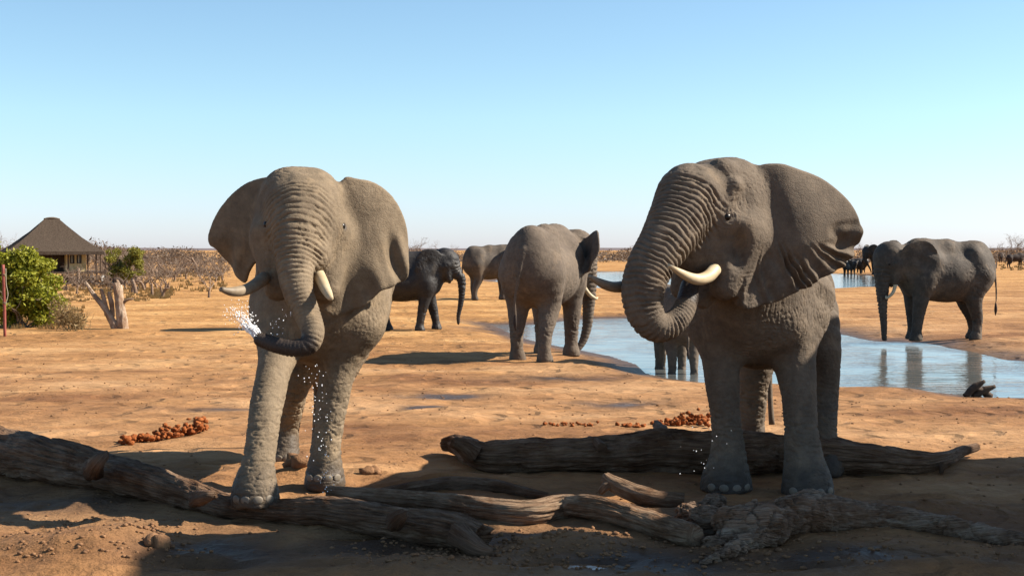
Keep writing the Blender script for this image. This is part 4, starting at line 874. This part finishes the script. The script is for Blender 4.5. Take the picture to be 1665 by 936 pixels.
# ------------------------------------------------------------------ thatched chalet, far left
k = 95 / FPX; Xp = lambda px: (px - CX) * k; Zp = lambda py: CAMH + (HOR - py) * k
hl = V(Xp(95), 95, gz(Xp(95), 95)); house = thing('thatched_chalet', hl, 'chalet with a hipped grey thatched roof and yellow walls at far left', 'chalet')
y0, y1 = 92.2, 98.4
def hip(b, x0, x1, y0, y1, ze, rx0, rx1, ry, zr, th=.22, n=26):
    # curved thatch slopes, front/right/back/left, thick eave
    def pt(e, r, t): return tuple(np.array(e) * (1 - t) + np.array(r) * t + V(0, 0, -.13 * math.sin(math.pi * t)))
    E = [(x0, y0, ze), (x1, y0, ze), (x1, y1, ze), (x0, y1, ze)]; Rg = [(rx0, ry, zr), (rx1, ry, zr), (rx1, ry, zr), (rx0, ry, zr)]
    for i in range(4):
        j = (i + 1) % 4; v = []; f = []; m = 12
        for a in range(n + 1):
            for c in range(m + 1):
                s = a / n; e = np.array(E[i]) * (1 - s) + np.array(E[j]) * s; r = np.array(Rg[i]) * (1 - s) + np.array(Rg[j]) * s
                q = np.array(pt(e, r, c / m)); q += V(0, 0, .05 * float(pn(np.array([[q[0] * 3, q[1] * 3, q[2]]]))[0]) * (1 if 0 < c else 1.6)); v.append(q)
        for a in range(n):
            for c in range(m): f.append((a * (m + 1) + c, (a + 1) * (m + 1) + c, (a + 1) * (m + 1) + c + 1, a * (m + 1) + c + 1))
        b.add(v, f)
        lo = [(np.array(E[i]) * (1 - s) + np.array(E[j]) * s) for s in np.linspace(0, 1, n + 1)]
        v2 = [q + V(0, 0, .01) for q in lo] + [q + V(0, 0, -th) for q in lo]; b.add(v2, [(a, a + n + 1, a + n + 2, a + 1) for a in range(n)])
    b.add([(x0, y0, ze - th), (x1, y0, ze - th), (x1, y1, ze - th), (x0, y1, ze - th)], [(0, 3, 2, 1)])
b = MB(); hip(b, Xp(11), Xp(158), y0, y1, Zp(409), Xp(76), Xp(97), 95.3, Zp(355.5)); b.build('roof', M['thatch'], house, hl)
b = MB(); b.tube([(Xp(74), 95.3, Zp(356)), (Xp(86), 95.3, Zp(354.6)), (Xp(99), 95.3, Zp(356))], [.05, .09, .05], 12, 10, lambda p: .2 * fbm(p * 3, 2)); b.build('roof_ridge', M['thatch_ridge'], house, hl)
fz = Zp(441); b = MB(); b.box((Xp(60), 92.6, fz - .12), (Xp(163), 98, fz)); b.build('deck', M['dark_wood'], house, hl, False)
b = MB(); b.box((Xp(103), 93.6, fz + .002), (Xp(134), 97.4, Zp(409) - .224)); b.build('wall', M['wall'], house, hl, False)
b = MB(); b.box((Xp(40), 94.4, fz + .002), (Xp(103) - .004, 97.4, Zp(409) - .226)); b.build('wall', M['dark_wood'], house, hl, False)  # solid dark panel stands in for the dark open bay
for px0, px1 in ((109, 116), (119.5, 127)):
    b = MB(); x0, x1, za, zb = Xp(px0), Xp(px1), Zp(428), Zp(414.5); w = .05
    b.box((x0, 93.55, za), (x0 + w, 93.598, zb)); b.box((x1 - w, 93.55, za), (x1, 93.598, zb)); b.box((x0 + w, 93.55, za), (x1 - w, 93.598, za + w)); b.box((x0 + w, 93.55, zb - w), (x1 - w, 93.598, zb))
    win = b.build('window', M['dark_wood'], house, hl, False)
    b = MB(); b.box((x0 + w, 93.57, za + w), (x1 - w, 93.592, zb - w)); o = b.build('pane', M['glass'], win, hl, False)
    b = MB(); b.box((x0 + .11, 93.56, za + w), (x0 + .17, 93.568, zb - w)); b.build('curtain', M['curtain'], win, hl, False)
for px in (62, 80, 104, 134, 147, 161):
    b = MB(); x = Xp(px); b.tube([(x, 92.75, -.45), (x + .01, 92.75, 1), (x, 92.75, Zp(409) - .22)], [.065, .06, .055], 6, 8); b.build('post', M['dark_wood'], house, hl)
b = MB(); b.box((Xp(155.5), 93.2, fz), (Xp(160), 93.6, Zp(414))); b.build('screen', M['deadwood'], house, hl, False)
for zz_ in (Zp(432), Zp(436.5)):
    b = MB(); b.box((Xp(134), 92.72, zz_), (Xp(147), 92.78, zz_ + .05)); b.build('rail', M['deadwood'], house, hl, False)
for px in (106, 120, 140, 158):
    b = MB(); b.box((Xp(px) - .09, 93, -.5), (Xp(px) + .09, 93.2, fz - .122)); b.build('stilt', M['white'], house, hl, False)

house.rotation_euler = (0, 0, R(26))
# ------------------------------------------------------------------ foliage
def leaves(cs, rs, n, size, sd, shell=.55, flat=1.0):
    r_ = np.random.default_rng(sd); cs = np.array(cs, float); rs = np.array(rs, float)
    w = (rs[:, 0] * rs[:, 2]); w /= w.sum(); i = r_.choice(len(cs), n, p=w); d = r_.normal(size=(n, 3)); d /= np.linalg.norm(d, axis=1)[:, None]
    p = cs[i] + d * rs[i] * (shell + (1 - shell) * r_.random(n) ** .6)[:, None]
    p += .12 * rs[i] * r_.normal(size=(n, 3)); a = r_.normal(size=(n, 3)); a /= np.linalg.norm(a, axis=1)[:, None]; b = np.cross(a, r_.normal(size=(n, 3))); b /= np.linalg.norm(b, axis=1)[:, None]
    s = size * r_.uniform(.5, 1.3, n)[:, None]
    v = np.stack([p - a * s, p + b * s * .45, p + a * s, p - b * s * .45], 1).reshape(-1, 3); return v, np.arange(4 * n).reshape(n, 4)
def branchy(b, p, d, L, r, depth, r_, seg=6, spread=.6, up=.15, nb=(2, 3)):
    d = unit(d); q = p + d * L * .5 + r_.normal(size=3) * L * .06; e = p + d * L + r_.normal(size=3) * L * .08
    b.tube([p, q, e], [r, r * .85, r * .66], 5, max(3, seg), None, cap=depth == 0)
    if depth == 0: return
    for k in range(r_.integers(nb[0], nb[1] + 1)):
        nd_ = unit(d + r_.normal(size=3) * spread + V(0, 0, up)); st = p + (e - p) * (1 if k == 0 else r_.uniform(.5, 1))
        branchy(b, st, nd_, L * r_.uniform(.6, .85), r * (.68 if k == 0 else .55), depth - 1, r_, seg - 1, spread, up, nb)
def bare_tree(name, label, cat, group, h, sd, depth=4, mat='deadwood', lean=0, spread=.6, r0=.05, trunkfrac=.35, crown=True, foliage=None):
    r_ = np.random.default_rng(sd); root = thing(name, (0, 0, 0), label, cat, group)
    t = MB(); top = V(lean * h, 0, h * trunkfrac); t.tube([V(0, 0, -.1), V(lean * h * .3, .02, h * trunkfrac * .5), top], [h * r0 * 1.25, h * r0, h * r0 * .8], 8, 8, lambda p: .25 * fbm(p * 2, 2))
    c = MB()
    for k in range(3):
        branchy(t if depth < 3 else c, top - V(0, 0, h * trunkfrac * r_.uniform(0, .35)), unit(V(lean, 0, 1) + r_.normal(size=3) * spread), h * (1 - trunkfrac) * .38, h * r0 * .55, depth, r_, 5, spread)
    t.build('trunk', M[mat], root)
    if c.n: c.build('crown', M['twig'], root)
    if foliage:
        v, f = leaves(*foliage); mk('foliage', v, f, M[foliage_mat], root)
    return root
# near green bush
bp = at_px(45, 531); r_ = np.random.default_rng(3); cs, rs = [], []
for i in range(46):
    a = r_.uniform(0, 2 * np.pi); h_ = r_.uniform(.15, 1); rad = (1 - .55 * h_ ** 2) * 1.25 * np.sqrt(r_.random())
    cs.append(bp + V(-.25 + rad * math.cos(a) * 1.15, rad * math.sin(a), h_ * 2.25)); rs.append((r_.uniform(.22, .42),) * 2 + (r_.uniform(.2, .36),))
for c, r in (((0, 0, 1.1), 1.0), ((-.6, 0, 1.5), .8), ((.35, 0, .7), .75)): cs.append(bp + V(*c)); rs.append((r * .8, r * .8, r * .7))
cs.append(bp + V(-1.1, .2, 2.55)); rs.append((.15, .15, .3))
bush = thing('green_bush', bp, 'dense bright green bush behind the red post at the left edge', 'bush')
v, f = leaves(cs, rs, 21000, .075, 4, .55); mk('foliage', v, f, M['leaf'], bush, bp)
t = MB()
for i in range(12): branchy(t, bp + V(r_.normal() * .3, r_.normal() * .2, -.05), V(r_.normal() * .7, r_.normal() * .5, 1), .75, .028, 3, r_, 5)
t.build('stem', M['twig'], bush, bp)
db = at_px(112, 538); dry = thing('dry_bush', db, 'dry straw coloured bush at the right foot of the green bush', 'bush')
t = MB()
for i in range(16): branchy(t, db + V(r_.normal() * .22, r_.normal() * .15, -.03), V(r_.normal() * .5, r_.normal() * .3, 1), .38, .008, 2, r_, 4)
t.build('stem', M['leaf_dry'], dry, db); v, f = leaves([db + V(0, 0, .4), db + V(-.35, .2, .6), db + V(.3, 0, .25)], [(.4, .3, .4), (.35, .3, .5), (.3, .2, .25)], 1100, .05, 9, .2); mk('foliage', v, f, M['leaf_dry'], dry, db)
# red post
pp = at_px(8, 547); rp = thing('red_post', pp, 'leaning red-painted steel post standing in front of the green bush', 'post')
b = MB(); b.tube([pp + V(0, 0, -.1), pp + V(-.005, 0, 1), pp + V(-.03, 0, 2.06)], [.042, .042, .042], 10, 12); b.build('shaft', M['redpost'], rp, pp)
b = MB(); b.tube([pp + V(.05, 0, 1.95), pp + V(.06, -.01, 1.5), pp + V(.10, 0, 1.2), pp + V(.03, -.02, .9)], [.008] * 4, 16, 6); b.build('cable', M['curtain'], rp, pp)
for z in (.95, 1.75):
    b = MB(); b.tube([pp + V(-.004, 0, z), pp + V(-.004, 0, z + .04)], [.052, .052], 3, 12); b.build('collar', M['deadwood'], rp, pp)
# broken stump
sp_ = at_px(190, 534); st = thing('broken_tree', sp_, 'pale broken tree stump with two splintered trunks on the sand', 'tree stump')
S_ = lambda px, py, dy=0: V(*(P(px, py, sp_[1] + dy)))
b = MB(); b.tube([S_(199, 538), S_(198, 520), S_(195, 495), S_(192, 470), S_(189, 458)], [.20, .165, .15, .14, .15], 46, 22, bark(.2, .12, 33), ragged=.16); b.build('trunk', M['bleached'], st, sp_)
b = MB(); b.tube([S_(190, 537, -.05), S_(181, 520, -.05), S_(170, 500), S_(155, 482), S_(144, 466), S_(140, 459)], [.16, .12, .10, .075, .05, .03], 44, 18, bark(.2, .12, 37), ragged=.1); b.build('trunk', M['bleached'], st, sp_)
for pts, rr in (([S_(175, 512), S_(170, 490), S_(166, 474), S_(163, 470)], [.1, .075, .06, .045]), ([S_(182, 515, .1), S_(182, 495, .1), S_(178, 480, .1), S_(179, 474, .1)], [.09, .08, .07, .06]), ([S_(200, 492), S_(208, 487), S_(216, 486)], [.06, .045, .03])):
    b = MB(); b.tube(pts, rr, 26, 14, bark(.22, .14, 41), ragged=.09); b.build('branch', M['bleached'], st, sp_)
b = MB(); b.tube([S_(189, 461), S_(187, 456), S_(196, 457), S_(199, 461)], [.1, .1, .09, .05], 14, 12, bark(.3, .2, 5), ragged=.05); b.build('broken_top', M['dark_wood'], st, sp_)
# green tree by the chalet
gt = at_px(203, 470); tr_ = thing('small_tree', gt, 'small olive green tree standing right of the chalet', 'tree')
t = MB(); r_ = np.random.default_rng(8)
for i in range(5): branchy(t, gt + V(r_.normal() * .25, r_.normal() * .2, -.1), V(r_.normal() * .35, r_.normal() * .3, 1), 1.0, .06, 3, r_, 6, .5)
t.build('trunk', M['twig'], tr_, gt); cs = [gt + V(r_.uniform(-1.15, .95), r_.uniform(-.6, .6), r_.uniform(.75, 2.5)) for i in range(34)]
v, f = leaves(cs, [(r_.uniform(.25, .42), .35, r_.uniform(.18, .32)) for i in range(34)], 8000, .075, 12, .3); mk('crown', v, f, M['leaf_olive'], tr_, gt)
# dead trunks and bare shrubs scattered on the left
kinds = [bare_tree('dead_tree', 'leafless grey shrub in the scrub left of the tan bull', 'tree', 'dead trees and stumps in the scrub', 2.0, s, d, lean=l, spread=sp2, r0=r0, trunkfrac=tf) for s, d, l, sp2, r0, tf in
         ((1, 2, .1, .5, .045, .45), (2, 2, -.25, .5, .055, .6), (3, 3, .05, .6, .035, .3), (4, 4, 0, .7, .03, .2), (5, 1, .3, .7, .06, .5), (6, 4, -.1, .8, .028, .15), (7, 3, .1, .5, .04, .25))]
used = set(); LOOK = ['dead stem with a few stubs', 'leaning dead trunk with short branches', 'slender forked dead stem', 'bushy leafless shrub', 'strongly leaning forked dead stem', 'spreading leafless thorn shrub', 'twisted dead stem with bare branches']
def put(i, px, py, hpx, rz=None, label=None):
    p = at_px(px, py); sc = hpx * p[1] / FPX / 2.0; rz = random.uniform(0, 6.28) if rz is None else rz
    zone = 'below the chalet' if px < 165 else ('beside the olive tree' if px < 240 else ('between chalet and tan bull' if px < 300 else 'just left of tan bull'))
    label = label or LOOK[i] + (', nearer, ' if py > 455 else ', farther off, ') + zone
    if i not in used:
        used.add(i); o = kinds[i]; o.location = tuple(p); o.rotation_euler = (0, 0, rz); o.scale = (sc,) * 3; o['label'] = label
        return o
    return dup(kinds[i], p, rz, sc, label, 'dead trees and stumps in the scrub')
put(1, 322, 444, 42, .3, 'dark crooked dead trunk standing alone on the skyline left of the tan bull')
put(2, 340, 484, 56, 1.2, 'pale slender dead tree with forked top just left of the left tusk')
put(0, 248, 482, 46, 2.0, 'pale dead stem left of the tiny forked stem in the scrub'); put(4, 263, 484, 40, 0, 'pale forked dead stem at the front edge of the scrub')
put(0, 125, 477, 30, 1.0, 'short dark stump on the sand below the chalet')
for i in range(70):
    z = random.random(); px = random.uniform(105, 365) if i % 3 else random.uniform(205, 300); py = 430 + 50 * z ** 1.5 if px < 270 else 428 + 28 * z
    if px < 165: py = min(py, 468) - 4
    put(random.choice((0, 1, 2, 3, 3, 4, 5, 5, 6)), px, py, random.uniform(16, 38) * (.6 + .7 * z))
for i in range(10): put(random.choice((0, 2, 6)), random.uniform(284, 335), random.uniform(432, 452), random.uniform(14, 24))
for px, py, h_ in ((332, 462, 46), (350, 458, 50), (362, 456, 52), (270, 470, 56), (255, 468, 60), (236, 470, 58), (178, 458, 60), (108, 470, 48), (128, 466, 46), (150, 462, 44), (225, 462, 62)): put(random.choice((3, 5)), px, py, h_)
# bare trees on the skyline
sk = bare_tree('bare_tree', 'leafless grey tree rising above the far scrub', 'tree', 'bare trees on the skyline', 5.0, 31, 5, 'twig', 0, .55, .022, .25)
sk2 = bare_tree('bare_tree', 'leafless grey tree rising above the far scrub', 'tree', 'bare trees on the skyline', 5.0, 37, 5, 'twig', .1, .65, .022, .3)
f1 = f2 = False
BT = {676: 'leafless grey tree on the skyline just right of the tan bull', 724: 'leafless grey tree on the skyline above the wet black elephant', 1650: 'tall leafless tree on the skyline above the buffalo-like animal', 1636: 'lower leafless tree on the skyline left of the tall one at far right', 1664: 'tallest leafless tree cut by the right edge', 1602: 'low leafless tree on the skyline behind the rump of the drinking elephant', 205: 'leafless grey crown rising behind the olive green tree', 168: 'leafless grey tree just right of the chalet roof', 5: 'leafless tree at the left edge beside the chalet roof'}
for n, (px, d, top) in enumerate(((676, 150, 383), (724, 170, 387), (1650, 300, 378), (1636, 310, 390), (1664, 290, 374), (1602, 180, 395), (1404, 170, 390), (1412, 190, 396), (1620, 170, 393), (770, 190, 398), (1060, 200, 396), (205, 120, 392), (168, 130, 394), (232, 130, 396), (5, 110, 372), (1700, 300, 380))):
    X0 = (px - CX) / FPX * d; z = gz(X0, d); ht = CAMH + (HOR - top) / FPX * d - z; s_ = sk if n % 2 else sk2
    lb = BT.get(px, 'low leafless tree on the skyline above the far scrub')
    if s_ is sk and not f1: f1 = True; s_['label'] = lb; s_.location = (X0, d, z); s_.scale = (ht / 5,) * 3
    elif s_ is sk2 and not f2: f2 = True; s_['label'] = lb; s_.location = (X0, d, z); s_.scale = (ht / 5,) * 3
    else: dup(s_, (X0, d, z), n * 1.7, ht / 5, lb, 'bare trees on the skyline')
# far scrub woodland: one mass
r_ = np.random.default_rng(77); cs, rs = [], []
for i in range(2600):
    d = 190 * (700 / 190) ** r_.random() if i > 700 else r_.uniform(170, 260); px = r_.uniform(-500, 2200)
    if 330 < px: d = max(d, 230 + 60 * r_.random())
    hgt = r_.uniform(.9, 2.4) * (1.15 if px < 420 else .8) * (1 + .7 * min(1, max(0, d - 250) / 300)) * (1 + .35 * math.sin(px * .013) + .25 * math.sin(px * .05)); X0 = (px - CX) / FPX * d
    cs.append((X0, d, gz(X0, d) + hgt * .45)); rs.append((r_.uniform(1.2, 3.2), 2, hgt * .55))
v, f = leaves(cs, rs, 110000, .3, 78, .2); o = mk('scrub_woodland', v, f, M['leaf_brown']); tag(o, kind='stuff')
hx_ = np.linspace(-3200, 3200, 400); hv = []
for j, (yy, hh) in enumerate(((2300, -2), (2500, 3), (2800, 4.6), (3300, 4.0), (3900, -2))):
    for x in hx_: hv.append((x, yy, hh + (0 if hh < 0 else 2.6 * float(fbm(np.array([[x * .004, j * .7, 0]]), 4)[0]))))
hf_ = np.array([(j * 400 + i, j * 400 + i + 1, j * 400 + 401 + i, j * 400 + 400 + i) for j in range(4) for i in range(399)])
o = mk('hills', hv, hf_, simple('far_scrub_hills', (.17, .145, .15), (.2, .165, .165), .02, 1, 0, 0)); tag(o, kind='structure')
# low scrub between the dead trees
cs, rs = [], []
for i in range(230):
    px = r_.uniform(100, 372); py = r_.uniform(428, 452) if px > 225 else r_.uniform(436, 474); p = at_px(px, py); s_ = r_.uniform(.2, .7); cs.append(p + V(0, 0, s_ * .5)); rs.append((s_ * .8, s_ * .6, s_ * .7))
v, f = leaves(cs, rs, 9000, .11, 79, .2); o = mk('scrub_brush', v, f, M['leaf_brown']); tag(o, kind='stuff')
# dry grass
def tufts(n, boxes, h0, sd, name):
    r_ = np.random.default_rng(sd); vs = []
    for i in range(n):
        x0, y0, x1, y1 = boxes[r_.integers(len(boxes))]; c = at_px(r_.uniform(x0, x1), r_.uniform(y0, y1))
        for j in range(9):
            a = r_.uniform(0, 6.28); h_ = h0 * r_.uniform(.5, 1.2); w = .012 * (1 + c[1] / 40); q = c + V(r_.normal() * .07, r_.normal() * .07, -.01); tpt = q + V(math.cos(a) * h_ * .45, math.sin(a) * h_ * .45, h_)
            vs += [q - V(w, 0, 0), q + V(w, 0, 0), tpt]
    o = mk(name, vs, np.arange(len(vs)).reshape(-1, 3), M['grass'], smooth=False); tag(o, kind='stuff')
tufts(420, [(0, 515, 130, 535), (60, 500, 135, 530), (100, 470, 240, 490), (240, 470, 280, 486)], .16, 5, 'dry_grass')
tufts(700, [(105, 440, 370, 475), (690, 416, 960, 440), (960, 410, 1060, 425), (1560, 410, 1665, 440)], .3, 6, 'far_dry_grass')
# ------------------------------------------------------------------ grazing animals at far right, and a dark bar for the shade under the trees
def grazer(loc, yaw, S, label, h=.05):
    root = thing('grazing_animal', loc, label, 'animal', 'grazing animals far right'); a = R(yaw); fw = V(math.cos(a), math.sin(a), 0); lf = V(-fw[1], fw[0], 0); A = [fw, lf, V(0, 0, 1)]
    q = lambda x, y, z: V(*loc) + (fw * x + lf * y) * S + V(0, 0, z * S); F = Field()
    F.ell(q(.1, 0, .98), A, (.72 * S, .27 * S, .33 * S), .12); F.ell(q(.5, 0, 1.06), A, (.34 * S, .25 * S, .36 * S), .12); F.ell(q(-.5, 0, 1.0), A, (.3 * S, .25 * S, .3 * S), .12)
    F.chain([q(.6, 0, 1.15), q(.95, 0, 1.2), q(1.15, 0, 1.1)], [.22 * S, .16 * S, .13 * S], 8, .1); F.chain([q(1.1, 0, 1.15), q(1.3, 0, .95), q(1.42, 0, .75)], [.13 * S, .11 * S, .07 * S], 8, .06)
    for x, y in ((.5, .15), (.5, -.15)): F.chain([q(x, y, .9), q(x + .03, y, .5), q(x, y, .08), q(x + .03, y, 0)], [.13 * S, .07 * S, .045 * S, .055 * S], 10, .06)
    for x, y in ((-.55, .15), (-.55, -.15)): F.chain([q(x, y, .95), q(x + .08, y, .62), q(x - .08, y, .42), q(x - .03, y, .08), q(x, y, 0)], [.2 * S, .12 * S, .065 * S, .045 * S, .055 * S], 12, .06)
    F.chain([q(-.78, 0, 1.1), q(-.9, 0, .8), q(-.88, 0, .45)], [.04 * S, .04 * S, .045 * S], 8, .03)
    v, f = F.mesh(h, loc[2] - .02); mk('body', smooth(v, f, 1), f, M['animal_dark'], root, loc)
    b = MB()
    for sd in (1, -1): b.tube([q(1.12, .08 * sd, 1.25), q(1.1, .32 * sd, 1.2), q(1.12, .38 * sd, 1.42)], [.05 * S, .04 * S, .012 * S], 10, 6)
    b.build('horns', M['deadwood'], root, loc); return root
grazer(at_px(1627, 427), 250, 1.3, 'dark grazing animal seen end-on at far right beyond the drinking elephant')
grazer(at_px(1650, 437), 12, 1.45, 'dark buffalo-like animal standing side-on at the far right edge')
p0, p1 = at_px(1618, 414), at_px(1660, 414)  # dark bar put in place of the shade under the trees
b = MB(); b.tube([p0 + V(0, 0, .9), (p0 + p1) / 2 + V(0, 0, .95), p1 + V(0, 0, 1.0)], [.28, .34, .22], 20, 10, lambda p: .3 * fbm(p, 2)); o = b.build('fallen_log_form', M['dark_wood'], None, p0); tag(o, 'dark log-shaped bar standing for tree shade behind the grazing animals', 'log')
